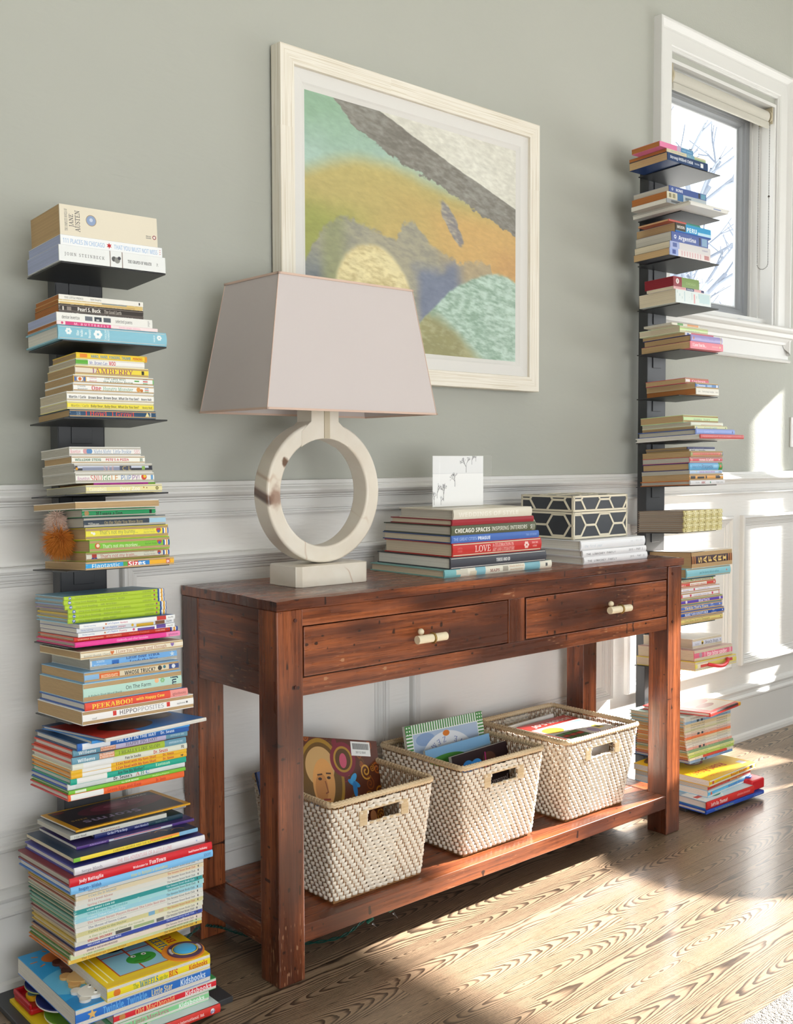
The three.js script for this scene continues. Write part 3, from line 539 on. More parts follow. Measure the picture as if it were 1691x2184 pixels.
// ---------------------------------------------------------------- string of fairy lights lying under the table
{
  const c = thing('string_lights', 'green string of tiny clear lights running under the table', 'string lights');
  const ax = [[-0.03, 0.012, 0.07], [0.012, 0.030, 0.074], [0.03, 0.028, 0.085], [0.052, 0.020, 0.092], [0.074, 0.010, 0.116], [0.092, 0.006, 0.152], [0.10, 0.006, 0.20], [0.16, 0.006, 0.26], [0.21, 0.03, 0.33], [0.25, 0.066, 0.362]];
  const cv = new THREE.CatmullRomCurve3(ax.map(p => new THREE.Vector3(...p))), green = std('#1d4a40', 0.35);
  for (const ph of [0, Math.PI]) { const pts = []; for (let i = 0; i <= 150; i++) { const p = cv.getPoint(i / 150), a = i * 0.55 + ph; pts.push([p.x, p.y + 0.0022 * Math.sin(a), p.z + 0.0022 * Math.cos(a)]); } mesh('wire', tube(pts, 0.0016, 300, 6), green, c); }
  for (const [x, z, t] of [[0.252, -0.012, 0.7], [0.325, -0.024, 0.2]]) {
    const l = onTable(mesh('light_socket', new THREE.CylinderGeometry(0.004, 0.0045, 0.016, 10).rotateX(0.9).translate(0, 0.006, 0), std('#1f5a49', 0.4), c), x, 0.062, z, t);
    mesh('lead', tube([[0, 0.008, -0.002], [0, 0.012, -0.008], [0, 0.0145, -0.02]], 0.0012, 8, 5), green, l);
    mesh('bulb', new THREE.ConeGeometry(0.0026, 0.016, 8).rotateX(2.2).translate(0, -0.006, 0.012), new THREE.MeshPhysicalMaterial({ color: '#ffffff', transmission: 1, roughness: 0.05, thickness: 0.003 }), l);
  }
}
{ // edge of a rug at the near side of the room
  const r = thing('area_rug', 'grey textured rug lying on the oak floor', 'rug'); r.position.set(0.7, 0.0, 2.2);
  const bt = dataTex(256, 256, (i, j) => { const n = 255 * (0.5 * noise(i / 3, j / 3) + 0.5 * noise(i / 9, j / 9)); return [n, n, n]; }, false); bt.repeat.set(24, 14);
  mesh('pile', rbox(3.4, 0.012, 2.2, 0.005, 0, 0.006, 0), std('#857d74', 0.95, { bumpMap: bt, bumpScale: 0.006 }), r);
}

// ---------------------------------------------------------------- book towers
const LS = 0.1422;
const TOWER = {
  L: { x: -0.2704, z: 0.0944, yaw: -0.0402, y0: 1.4338, tilt: 0.0578, n: 8, extra: [9], top: 1.50, name: 'lamp-side tower', dy: { 9: -0.018 } },
  R: { x: 1.7684, z: 0.0872, yaw: -0.0455, y0: 1.984, tilt: 0.0459, n: 12, extra: [13], top: 2.082, name: 'window-side tower', dy: { 8: -0.006, 9: -0.014, 10: -0.017, 11: -0.014, 13: -0.024 } },
};
const shelfY = (t, i) => t.y0 - i * LS + (t.dy[i] || 0);
function shelfMatrix(t, i) { // i = -1: the base plate
  const m = new THREE.Matrix4().makeRotationY(t.yaw); if (i >= 0) m.multiply(new THREE.Matrix4().makeRotationX(-t.tilt));
  return m.setPosition(t.x, i < 0 ? 0.0122 : shelfY(t, i) + 0.0032, t.z);
}
function tower(t, label) {
  const g = thing('book_tower', label, 'bookcase', 'spine book towers'); g.position.set(t.x, 0, t.z); g.rotation.y = t.yaw;
  mesh('base_plate', rbox(0.3686, 0.012, 0.3628, 0.002, 0, 0.006, 0.0757), M.black, g);
  mesh('column', merge([rbox(0.0997, t.top - 0.012, 0.003, 0.0008, 0, 0.012 + (t.top - 0.012) / 2, -0.0015), rbox(0.003, t.top - 0.012, 0.036, 0.0008, -0.0484, 0.012 + (t.top - 0.012) / 2, -0.018), rbox(0.003, t.top - 0.012, 0.036, 0.0008, 0.0484, 0.012 + (t.top - 0.012) / 2, -0.018), span(-0.0495, 0.0495, t.top - 0.003, t.top, -0.036, 0)]), M.black, g);
  for (const i of [...Array(t.n).keys(), ...t.extra]) {
    const s = mesh('shelf', rbox(0.2114, 0.0028, 0.1632, 0.0008, 0, 0, 0.0816), M.shelfBlack, g);
    s.position.set(0, shelfY(t, i) + 0.0014, 0.0004); s.rotation.x = -t.tilt;
    const tab = mesh('shelf_tab', rbox(0.044, 0.034, 0.0024, 0.001, 0, -0.018, 0.0014), M.black, s); tab.rotation.x = t.tilt;
  }
}
tower(TOWER.L, 'shorter black metal spine bookcase loaded with children\u2019s books');
tower(TOWER.R, 'taller black metal spine bookcase by the window');

// ---------------------------------------------------------------- books: print atlases
const atlases = [];
let AX = 0, AY = 0;
function newAtlas() { const [c, x] = canvas(2048, 2048); x.fillStyle = '#888'; x.fillRect(0, 0, 2048, 2048); const tex = canvasTex(c); atlases.push({ c, x, tex, mat: std('#ffffff', 0.38, { map: tex }), soft: std('#ffffff', 0.55, { map: tex }) }); AX = 0; AY = 0; }
newAtlas();
const FONT = { s: 'serif', S: 'bold serif', n: 'sans-serif', b: 'bold sans-serif', m: 'monospace' };
function font(ctx, f, px) { const k = FONT[f] || FONT.n; ctx.font = k.startsWith('bold ') ? `bold ${px}px ${k.slice(5)}` : `${px}px ${k}`; }
function fitText(x, s, cx, cy, wid, px, col, f, rot = 0) {
  x.save(); x.translate(cx, cy); x.rotate(rot); font(x, f, px); x.fillStyle = col; x.textAlign = 'center'; x.textBaseline = 'middle';
  const m = x.measureText(s).width || 1; x.scale(wid / m, 1); x.fillText(s, 0, px * 0.04); x.restore();
}
// marks: text [string, x0, x1, yMid, height, colour, font, 'v' for turned], box [x0, y0, x1, y1, colour], dot [x, y, r, colour]; x in lengths, y and r in thicknesses, from the top left
const star = n => (x, cx, cy, r) => { for (let k = 0; k < 2 * n; k++) { const a = k * Math.PI / n - Math.PI / 2, q = k % 2 ? r * 0.45 : r; x.lineTo(cx + Math.cos(a) * q, cy + Math.sin(a) * q); } };
const flower = (x, cx, cy, r) => { for (let k = 0; k < 6; k++) { const a = k * 1.0472; x.moveTo(cx + Math.cos(a) * r * 0.6 + r * 0.38, cy + Math.sin(a) * r * 0.6); x.arc(cx + Math.cos(a) * r * 0.6, cy + Math.sin(a) * r * 0.6, r * 0.38, 0, 6.3); } };
const heart = (x, cx, cy, r) => { x.moveTo(cx, cy + r); x.bezierCurveTo(cx - r * 1.6, cy - r * 0.2, cx - r * 0.7, cy - r * 1.2, cx, cy - r * 0.4); x.bezierCurveTo(cx + r * 0.7, cy - r * 1.2, cx + r * 1.6, cy - r * 0.2, cx, cy + r); };
const SHAPES = { '\u2739': star(6), '\u2605': star(5), '\u273f': flower, '\u2740': flower, '\u2766': flower, '\u2665': heart, '\u25b2': (x, cx, cy, r) => { x.moveTo(cx, cy - r); x.lineTo(cx + r, cy + r); x.lineTo(cx - r, cy + r); }, '\u25cf': (x, cx, cy, r) => x.arc(cx, cy, r, 0, 6.3), '\u25d6': (x, cx, cy, r) => x.arc(cx, cy, r, 1.57, 4.71), '\u25a0': (x, cx, cy, r) => x.rect(cx - r, cy - r, 2 * r, 2 * r) };
function marks(x, ox, oy, W, H, items) {
  x.save(); x.beginPath(); x.rect(ox, oy, W, H); x.clip();
  for (const it of items || []) {
    if (typeof it[0] === 'string' && SHAPES[it[0]]) { const [k, a, b, y, h, col] = it; x.fillStyle = col; x.beginPath(); SHAPES[k](x, ox + (a + b) / 2 * W, oy + y * H, Math.min(h * H * 0.5, (b - a) * W * 0.5)); x.fill(); }
    else if (typeof it[0] === 'string') {
      const [s, a, b, y, h, col, f, v] = it;
      if (v) fitText(x, s, ox + (a + b) / 2 * W, oy + y * H, h * H, (b - a) * W * 1.15, col, f, v === 'd' ? Math.PI / 2 : -Math.PI / 2);
      else fitText(x, s, ox + (a + b) / 2 * W, oy + y * H, (b - a) * W, h * H, col, f);
    } else if (it.length === 5) { x.fillStyle = it[4]; x.fillRect(ox + it[0] * W, oy + it[1] * H, (it[2] - it[0]) * W, (it[3] - it[1]) * H); }
    else { x.fillStyle = it[3]; x.beginPath(); x.ellipse(ox + it[0] * W, oy + it[1] * H, it[2] * H, it[2] * H, 0, 0, 6.3); x.fill(); }
  }
  x.restore();
}
function printSpine(w, t, bg, items, wear = 0) {
  const W = 508, H = Math.max(14, Math.round(W * t / w));
  if (AY + H + 4 > 2048) { AX += 512; AY = 0; if (AX + 512 > 2048) newAtlas(); }
  const A = atlases[atlases.length - 1], ox = AX + 2, oy = AY + 2; AY += H + 4;
  A.x.fillStyle = bg; A.x.fillRect(ox - 2, oy - 2, W + 4, H + 4);
  marks(A.x, ox, oy, W, H, items);
  if (wear) { for (let k = 0; k < 26 * wear; k++) { A.x.fillStyle = `rgba(244,240,232,${0.3 + 0.5 * rnd()})`; const e = rnd() < 0.6, bx = e ? rnd() * W : (rnd() < 0.5 ? 0 : W - 4), by = e ? (rnd() < 0.5 ? 0 : H - 2) : rnd() * H; A.x.fillRect(ox + bx, oy + by, 2 + rnd() * 9, 1 + rnd() * 2); } }
  return { mat: A.mat, r: [(ox + 0.5) / 2048, 1 - (oy + H - 0.5) / 2048, (ox + W - 0.5) / 2048, 1 - (oy + 0.5) / 2048] };
}
// cover art, 512 px cells
const [artC, artX] = canvas(2048, 2048); const artTex = canvasTex(artC), artMat = std('#ffffff', 0.33, { map: artTex });
const artCell = {}; let artN = 0;
function art(name, draw) { const i = artN++, ox = (i % 4) * 512, oy = (i >> 2) * 512; artX.save(); artX.translate(ox, oy); artX.beginPath(); artX.rect(0, 0, 512, 512); artX.clip(); draw(artX); artX.restore(); artCell[name] = [(ox + 2) / 2048, 1 - (oy + 510) / 2048, (ox + 510) / 2048, 1 - (oy + 2) / 2048]; }
const R_ = (x, c, a, b, w, h) => { x.fillStyle = c; x.fillRect(a, b, w, h); };
const E_ = (x, c, a, b, r, s = r, ro = 0) => { x.fillStyle = c; x.beginPath(); x.ellipse(a, b, r, s, ro, 0, 6.3); x.fill(); };
const L_ = (x, c, lw, ...p) => { x.strokeStyle = c; x.lineWidth = lw; x.beginPath(); x.moveTo(p[0], p[1]); for (let i = 2; i < p.length; i += 2) x.lineTo(p[i], p[i + 1]); x.stroke(); };
art('wheels', x => { // the reader's side of the cover is at the bottom
  R_(x, '#f2c81e', 0, 0, 512, 512); R_(x, '#f6d21a', 0, 0, 512, 470); R_(x, '#fff6c8', 24, 20, 6, 440); R_(x, '#fff6c8', 52, 20, 6, 440); R_(x, '#c23a22', 92, 20, 250, 420); R_(x, '#8cc7e6', 98, 26, 116, 200); R_(x, '#8cc7e6', 222, 26, 114, 200); R_(x, '#8cc7e6', 98, 234, 116, 200); R_(x, '#8cc7e6', 222, 234, 114, 200);
  E_(x, '#1d1c20', 190, 150, 60, 50); E_(x, '#e77fa3', 214, 140, 18, 13); E_(x, '#f4f4f0', 170, 130, 9, 9); E_(x, '#f4f4f0', 228, 120, 9, 9); E_(x, '#2f9a3e', 250, 330, 70, 54); E_(x, '#f4f4f0', 226, 296, 12, 12); E_(x, '#f4f4f0', 276, 300, 12, 12); E_(x, '#1d1c20', 228, 298, 5); E_(x, '#1d1c20', 276, 302, 5); L_(x, '#0f5a20', 5, 210, 345, 250, 362, 292, 345);
  fitText(x, 'WHEELS', 378, 260, 260, 62, '#1f67b4', 'S', -Math.PI / 2); fitText(x, 'BUS', 436, 220, 130, 58, '#c8321f', 'S', -Math.PI / 2); fitText(x, 'The', 378, 452, 60, 44, '#2c7c3b', 'S', -Math.PI / 2); fitText(x, 'on the', 430, 370, 90, 30, '#2c7c3b', 's', -Math.PI / 2);
});
art('twinkle', x => { R_(x, '#2f9fdd', 0, 0, 512, 512); E_(x, '#67c0ea', 120, 300, 150, 110); E_(x, '#1f86c8', 90, 470, 120, 60); E_(x, '#e07a36', 120, 86, 62, 44); for (let k = 0; k < 10; k++) { const a = k * 0.63; L_(x, '#d2722f', 7, 120 + Math.cos(a) * 78, 86 + Math.sin(a) * 58, 120 + Math.cos(a) * 104, 86 + Math.sin(a) * 78); } E_(x, '#3fb0e8', 380, 380, 140, 120); });
art('storms', x => { R_(x, '#e7a91b', 0, 0, 512, 512); R_(x, '#3a2c30', 24, 24, 464, 464); E_(x, '#7a2a3c', 300, 190, 190, 140); E_(x, '#a83f5a', 290, 170, 120, 80); E_(x, '#d4708a', 280, 160, 50, 36); L_(x, '#f0b7c4', 3, 330, 120, 350, 150, 340, 170, 380, 210);  fitText(x, 'Storms', 200, 380, 250, 100, '#c4b2d6', 'b', Math.PI); fitText(x, 'KIDS', 80, 300, 70, 34, '#e7b94b', 'b', Math.PI); E_(x, '#8d2f2a', 60, 60, 26, 22); fitText(x, 'READERS', 400, 70, 120, 24, '#e9e4e2', 'b'); });
art('roar', x => { R_(x, '#f3c61a', 0, 0, 512, 512); E_(x, '#7d5a3a', 230, 60, 190, 60); E_(x, '#9c7a52', 390, 40, 90, 36); E_(x, '#c23a25', 250, 250, 70, 46); E_(x, '#efe9df', 250, 250, 54, 34); E_(x, '#2d2a2a', 238, 245, 22, 20); E_(x, '#3f8f3c', 330, 180, 60, 34); E_(x, '#e8e8e2', 340, 176, 40, 26); E_(x, '#d8c07a', 440, 110, 40, 34); E_(x, '#c23a25', 420, 86, 20, 12); fitText(x, 'Roar! Roar!', 190, 390, 330, 78, '#c4321c', 'b', Math.PI); fitText(x, 'noisy animals', 210, 460, 260, 36, '#c4321c', 'n', Math.PI); R_(x, '#e8e2e6', 430, 420, 50, 50); });
art('faces', x => { R_(x, '#2f7fce', 0, 0, 512, 512); R_(x, '#c33a2c', 0, 60, 180, 452); R_(x, '#1f4f86', 0, 0, 512, 60); E_(x, '#6b3d24', 210, 330, 120, 110); E_(x, '#8d5636', 225, 345, 86, 80); E_(x, '#6b3d24', 400, 250, 90, 90); E_(x, '#93603f', 405, 262, 60, 62); R_(x, '#f1e6d6', 270, 120, 110, 36); });
art('portrait', x => {
  R_(x, '#5b2b18', 0, 0, 512, 512); for (let k = 0; k < 70; k++) { const a = rr(0, 512), b = rr(0, 512), q = rr(10, 38), col = ['#b97a22', '#8d4a1a', '#d09a3a', '#7d2333', '#6b4a1a', '#a5561e'][k % 6]; x.strokeStyle = col; x.lineWidth = rr(3, 8); x.beginPath(); for (let t = 0; t < 11; t += 0.35) { const r = q * (1 - t / 12); const X = a + Math.cos(t + k) * r, Y = b + Math.sin(t + k) * r; t ? x.lineTo(X, Y) : x.moveTo(X, Y); } x.stroke(); }
  x.save(); x.translate(0, -105); E_(x, '#a37a24', 120, 290, 150, 180); E_(x, '#6b4a16', 120, 290, 132, 162); E_(x, '#c9a066', 118, 230, 92, 84); E_(x, '#d89a54', 136, 300, 70, 104); E_(x, '#c07f3f', 120, 320, 40, 60); E_(x, '#3a2012', 112, 282, 12, 6); E_(x, '#3a2012', 168, 276, 12, 6); L_(x, '#4a2a18', 6, 96, 266, 128, 262); L_(x, '#4a2a18', 6, 152, 258, 184, 258); L_(x, '#8a4a26', 6, 144, 290, 158, 336, 142, 342); L_(x, '#9a3a2a', 8, 126, 368, 170, 366); x.restore();
  E_(x, '#7d2333', 270, 90, 84, 74); E_(x, '#b0852c', 270, 90, 62, 56); E_(x, '#5a3a14', 270, 90, 50, 46); E_(x, '#c4506a', 270, 96, 24, 32); E_(x, '#8a6a20', 300, 470, 150, 90); E_(x, '#4a2a12', 300, 470, 128, 70); E_(x, '#cfae4a', 300, 455, 14, 34);
  const bird = (a, b, s, r) => { x.save(); x.translate(a, b); x.rotate(r); E_(x, '#2f8fd0', 0, 0, 34 * s, 11 * s); E_(x, '#3fa4e0', -6 * s, -16 * s, 12 * s, 24 * s, 0.5); E_(x, '#2a7cc0', 10 * s, 18 * s, 12 * s, 28 * s, -0.4); x.restore(); };
  bird(330, 190, 1.2, 0.3); bird(70, 300, 1.1, -0.5); E_(x, '#c98a5c', 440, 330, 22, 30); E_(x, '#5a1d1a', 450, 400, 46, 60); R_(x, '#ecece8', 330, 10, 130, 62); for (let k = 0; k < 40; k++) R_(x, '#2a2a2a', 342 + k * 2.7, 18, k % 3 ? 1 : 2, 26); fitText(x, '30112 0041', 395, 56, 70, 13, '#333', 'n');
});
art('zemach', x => {
  R_(x, '#e9ece6', 0, 0, 512, 512); x.fillStyle = '#4a8c46'; for (let k = 0; k < 32; k++) { x.fillRect(k * 16, 0, 8, 44); x.fillRect(k * 16, 468, 8, 44); x.fillRect(0, k * 16, 40, 8); x.fillRect(472, k * 16, 40, 8); }
  R_(x, '#aebfd6', 44, 48, 424, 416); x.save(); x.translate(0, -80); E_(x, '#8aa3c8', 120, 160, 60, 30); E_(x, '#e6e7ea', 256, 330, 200, 190); E_(x, '#aebfd6', 256, 380, 130, 120); E_(x, '#7a6ab0', 200, 370, 70, 60); E_(x, '#c8405a', 310, 370, 66, 56); E_(x, '#5c9a50', 256, 340, 50, 40); E_(x, '#d97a2a', 256, 150, 22, 14);
  const w = 'HARVE ZEMACH'; for (let k = 0; k < w.length; k++) { const a = 0.35 + k * 0.22; x.save(); x.translate(256 + Math.cos(a) * 172, 345 - Math.sin(a) * 168); x.rotate(Math.PI / 2 - a + Math.PI); font(x, 's', 36); x.fillStyle = '#5f6fa8'; x.textAlign = 'center'; x.fillText(w[k], 0, 12); x.restore(); }
  x.restore();
});
art('bluetree', x => { R_(x, '#9cc3e2', 0, 0, 512, 512); R_(x, '#7fb0d8', 0, 0, 512, 60); E_(x, '#4a8c3a', 160, 90, 150, 40); L_(x, '#4a2f22', 16, 130, 110, 140, 300); L_(x, '#4a2f22', 14, 210, 110, 190, 300); R_(x, '#cfd9de', 0, 300, 512, 212); });
art('bird', x => { R_(x, '#2d1d22', 0, 0, 512, 512); E_(x, '#2f86d6', 130, 120, 60, 70, 0.4); E_(x, '#3b97e6', 200, 110, 66, 50, -0.5); E_(x, '#5a3a2e', 330, 80, 60, 46); x.strokeStyle = '#c42a86'; x.lineWidth = 9; x.beginPath(); x.moveTo(300, 30); x.quadraticCurveTo(290, 200, 240, 250); x.moveTo(250, 170); x.quadraticCurveTo(340, 90, 500, 110); x.stroke(); fitText(x, 'Johnson', 400, 240, 150, 52, '#ece6ea', 's', Math.PI); fitText(x, 'xy', 30, 240, 40, 50, '#f0ead0', 'b', Math.PI); R_(x, '#241a1e', 0, 300, 512, 212); });
art('joshouse', x => { R_(x, '#eee9e0', 0, 0, 512, 512); R_(x, '#c4281e', 0, 0, 150, 512); fitText(x, "JO'S HOUSE", 84, 230, 400, 66, '#f4efe6', 'b', -Math.PI / 2); R_(x, '#8fc0e0', 170, 30, 160, 220); E_(x, '#e6a0b8', 250, 120, 50, 50); E_(x, '#f0ece6', 230, 190, 40, 30); R_(x, '#2f2a2c', 345, 270, 150, 220); for (let k = 0; k < 9; k++) R_(x, ['#4f9a44', '#c8402c', '#3f7a38'][k % 3], 352 + (k % 3) * 48, 280 + Math.floor(k / 3) * 70, 40, 54); E_(x, '#e8b82c', 250, 400, 70, 90); R_(x, '#e9d23c', 350, 60, 90, 60); E_(x, '#2a2a2a', 395, 90, 26, 18); E_(x, '#b9a7c6', 440, 180, 60, 40); });
art('navygold', x => { R_(x, '#17304c', 0, 0, 512, 512); x.strokeStyle = '#b98a3c'; x.lineWidth = 6; for (let k = 0; k < 9; k++) { x.beginPath(); x.moveTo(300 + (k % 3) * 60, 250 + k * 26); x.quadraticCurveTo(330 + (k % 3) * 60, 210 + k * 26, 350 + (k % 3) * 60, 262 + k * 26); x.stroke(); } });
art('redphoto', x => { R_(x, '#c8332b', 0, 0, 512, 512); R_(x, '#e3d8cc', 90, 0, 422, 470); E_(x, '#d98a7a', 300, 260, 160, 60); E_(x, '#e8c9b0', 330, 140, 150, 50); E_(x, '#b87a70', 240, 360, 120, 40); R_(x, '#d8a02a', 490, 0, 22, 512); });
art('thomas', x => { R_(x, '#8fb4cf', 0, 0, 512, 512); R_(x, '#d8e6ea', 0, 330, 512, 182); E_(x, '#3f8a4a', 170, 420, 80, 50); E_(x, '#3a5fae', 300, 380, 110, 70); E_(x, '#7a4a36', 430, 330, 70, 80); L_(x, '#eef0ea', 12, 180, 500, 420, 300); L_(x, '#20355e', 10, 250, 440, 350, 330); R_(x, '#c8332b', 20, 400, 90, 30); });
art('tiger', x => { R_(x, '#241f3a', 0, 0, 512, 512); R_(x, '#1f3b30', 340, 0, 172, 512); E_(x, '#c9742c', 320, 120, 120, 60); for (let k = 0; k < 8; k++) L_(x, '#2a1a14', 7, 230 + k * 24, 80, 238 + k * 24, 160); E_(x, '#e8ddcc', 230, 140, 34, 28); x.strokeStyle = '#e9e4ee'; x.lineWidth = 8; x.beginPath(); x.arc(120, 330, 60, 0.6, 5.2); x.stroke(); x.beginPath(); x.arc(220, 330, 36, 0, 6.2); x.stroke(); });
art('safari', x => { R_(x, '#6b4a30', 0, 0, 512, 512); for (let k = 0; k < 26; k++) R_(x, k % 2 ? '#b9703a' : '#2c1f18', k * 20, 0, 12, 512); R_(x, '#e9e2d2', 10, 10, 492, 492); });
art('flower', x => { R_(x, '#e8e6e0', 0, 0, 512, 512); E_(x, '#d7c7b2', 200, 200, 120, 100); E_(x, '#c2b49e', 360, 340, 90, 70); });

// ---------------------------------------------------------------- books: shapes
const fineTex = dataTex(64, 256, (i, j) => { const l = 226 + 26 * hash(3, j) - (hash(7, j) > 0.8 ? 34 : 0) + 5 * noise(i / 20, j / 2); return [l, l, l]; });
const thickTex = dataTex(64, 256, (i, j) => { const k = j % 32, l = k < 3 ? 92 : 232 + 18 * noise(i / 12, j / 9) - (k > 29 ? 26 : 0); return [l, l, l]; });
const PAGE = { w: '#f0ece2', c: '#e3d6bb', t: '#cfae80', o: '#b8743c', g: '#cfcabd', r: '#8d1f2c', b: '#b9c3e6', y: '#d8b64a' };
const pageMats = {};
const pageMat = (k, thick) => pageMats[k + thick] ||= std(PAGE[k] || k, 0.85, { map: thick ? thickTex : fineTex });
function uvBox(g, f) { if (g.index) g = g.toNonIndexed(); const p = g.attributes.position, n = g.attributes.normal, uv = new Float32Array(p.count * 2); for (let i = 0; i < p.count; i++) { const q = f(p.getX(i), p.getY(i), p.getZ(i), n.getX(i), n.getY(i), n.getZ(i)); uv[2 * i] = q[0]; uv[2 * i + 1] = q[1]; } g.setAttribute('uv', new THREE.BufferAttribute(uv, 2)); return g; }
// a book lying flat: length w along x with the spine towards +z, thickness t, depth d; origin at the middle of its underside
function buildBook(g, o) {
  const { w, t, d, type } = o, hard = type === 'h', board = type === 'b';
  const ct = Math.min(hard ? 0.0024 : board ? 0.0016 : 0.0005, t * 0.2), ov = hard ? 0.0032 : 0.0004, sp = hard ? 0.004 : 0.0012;
  const z1 = d / 2, z0 = -d / 2;
  const cov = cm(o.cover, 0.4);
  if (o.top) {
    const c = artCell[o.top], q = o.topTurn || 0;
    mesh('cover', box(w, ct, d - sp, 0, ct / 2, -sp / 2), cov, g);
    mesh('front_cover', uvBox(box(w, ct, d - sp, 0, t - ct / 2, -sp / 2), (x, y, z, nx, ny) => {
      let u = x / w + 0.5, v = 0.5 - z / d; if (q === 1) [u, v] = [v, 1 - u]; else if (q === 2) [u, v] = [1 - u, 1 - v]; else if (q === 3) [u, v] = [1 - v, u];
      if (ny < 0.5) { u = u * 0.02 + 0.01; v = 0.98; } return [c[0] + u * (c[2] - c[0]), c[1] + v * (c[3] - c[1])];
    }), artMat, g);
  } else mesh('cover', merge([box(w, ct, d - sp, 0, ct / 2, -sp / 2), box(w, ct, d - sp, 0, t - ct / 2, -sp / 2)]), cov, g);
  const th = board ? 1 : 0, sc = th ? 0.02 : 0.03, off = rnd();
  mesh('page_block', uvBox(box(w - 2 * ov, t - 2 * ct, d - ov - sp * 0.5, 0, t / 2, (ov - sp * 0.5) / 2), (x, y, z, nx) => [(Math.abs(nx) > 0.5 ? z : x) * 4, y / sc + off]), pageMat(o.page, th), g);
  // spine: gently rounded strip
  const N = 6, P = [], bulge = o.flat ? 0 : hard ? Math.min(0.0025, t * 0.08) : board ? Math.min(0.0016, t * 0.08) : 0.0004;
  const pr = []; for (let j = 0; j <= N; j++) { const s = 2 * j / N - 1; pr.push([t * j / N, z1 - bulge * s * s * (hard || board ? 1.6 : 1)]); }
  const bk = z1 - sp - 0.0015;
  const tri = (...v) => v.forEach(p => P.push(...p));
  for (let j = 0; j < N; j++) { const [ya, za] = pr[j], [yb, zb] = pr[j + 1]; tri([-w / 2, ya, za], [w / 2, ya, za], [w / 2, yb, zb], [-w / 2, ya, za], [w / 2, yb, zb], [-w / 2, yb, zb]);
    for (const s of [-1, 1]) { const a = [s * w / 2, ya, za], b = [s * w / 2, yb, zb], c = [s * w / 2, yb, bk], e = [s * w / 2, ya, bk]; s < 0 ? tri(a, b, c, a, c, e) : tri(a, c, b, a, e, c); } }
  tri([-w / 2, t, pr[N][1]], [w / 2, t, pr[N][1]], [w / 2, t, bk], [-w / 2, t, pr[N][1]], [w / 2, t, bk], [-w / 2, t, bk]);
  tri([-w / 2, 0, pr[0][1]], [w / 2, 0, bk], [w / 2, 0, pr[0][1]], [-w / 2, 0, pr[0][1]], [-w / 2, 0, bk], [w / 2, 0, bk]);
  let sg = new THREE.BufferGeometry(); sg.setAttribute('position', new THREE.Float32BufferAttribute(P, 3)); sg.computeVertexNormals();
  if (o.pagesFront) { sg = uvBox(sg, (x, y) => [x * 4, y / sc]); mesh('fore_edge', sg, pageMat(o.page, th), g); return; }
  const pr2 = printSpine(w, t, o.spine, o.marks, o.wear || 0), r = pr2.r;
  mesh('spine', uvBox(sg, (x, y) => [r[0] + (x / w + 0.5) * (r[2] - r[0]), r[1] + (y / t) * (r[3] - r[1])]), pr2.mat, g);
}
const KIND = { p: ['paperback_book', 'book'], h: ['hardback_book', 'book'], b: ['board_book', 'book'], m: ['magazine', 'magazine'] };
const NTH = ['topmost', 'second', 'third', 'fourth', 'fifth', 'sixth', 'seventh', 'eighth', 'ninth', 'tenth', 'eleventh', 'twelfth', 'thirteenth', 'fourteenth', 'fifteenth', 'sixteenth', 'seventeenth', 'eighteenth', 'nineteenth', 'twentieth', 'twenty-first', 'twenty-second', 'twenty-third', 'twenty-fourth', 'twenty-fifth', 'twenty-sixth', 'twenty-seventh', 'twenty-eighth'];
function addBook(matrix, x, y, zf, o, label, group) { // x: left end, zf: the spine's face, in the frame of matrix
  const g = thing(o.name || KIND[o.type][0], label, KIND[o.type][1], group);
  buildBook(g, o);
  const m = matrix.clone().multiply(new THREE.Matrix4().makeTranslation(x + o.w / 2, y, zf - o.d / 2)).multiply(new THREE.Matrix4().makeRotationY(o.yaw || 0));
  m.decompose(g.position, g.quaternion, g.scale); return g;
}
// rows from the top down: sizes [x, w, t, d, zf], looks [type, words, spine colour, cover colour, pages, marks, extras]
function shelfStack(T, i, nums, looks) {
  const t = TOWER[T], m = shelfMatrix(t, i); let y = 0;
  const on = `${i >= t.n ? 'lowest' : (i ? NTH[i] : 'top')} shelf, ${t.name}`;
  for (let k = nums.length - 1; k >= 0; k--) {
    const [x, w, th, d, zf] = nums[k], [type, words, spine, cover, page, mk, ex] = looks[k];
    const back = d + 0.0042 + y * Math.tan(i < 0 ? 0 : t.tilt) + (ex && ex.yaw ? 0.012 : 0);
    addBook(m, x, y, Math.max(zf, back), { w, t: th - 0.0002, d, type, spine, cover, page, marks: mk, ...(ex || {}) }, `${words}, ${k ? NTH[k] + ' from top' : 'topmost'}, ${on}`, 'books on the ' + t.name);
    y += th;
  }
  return y;
}

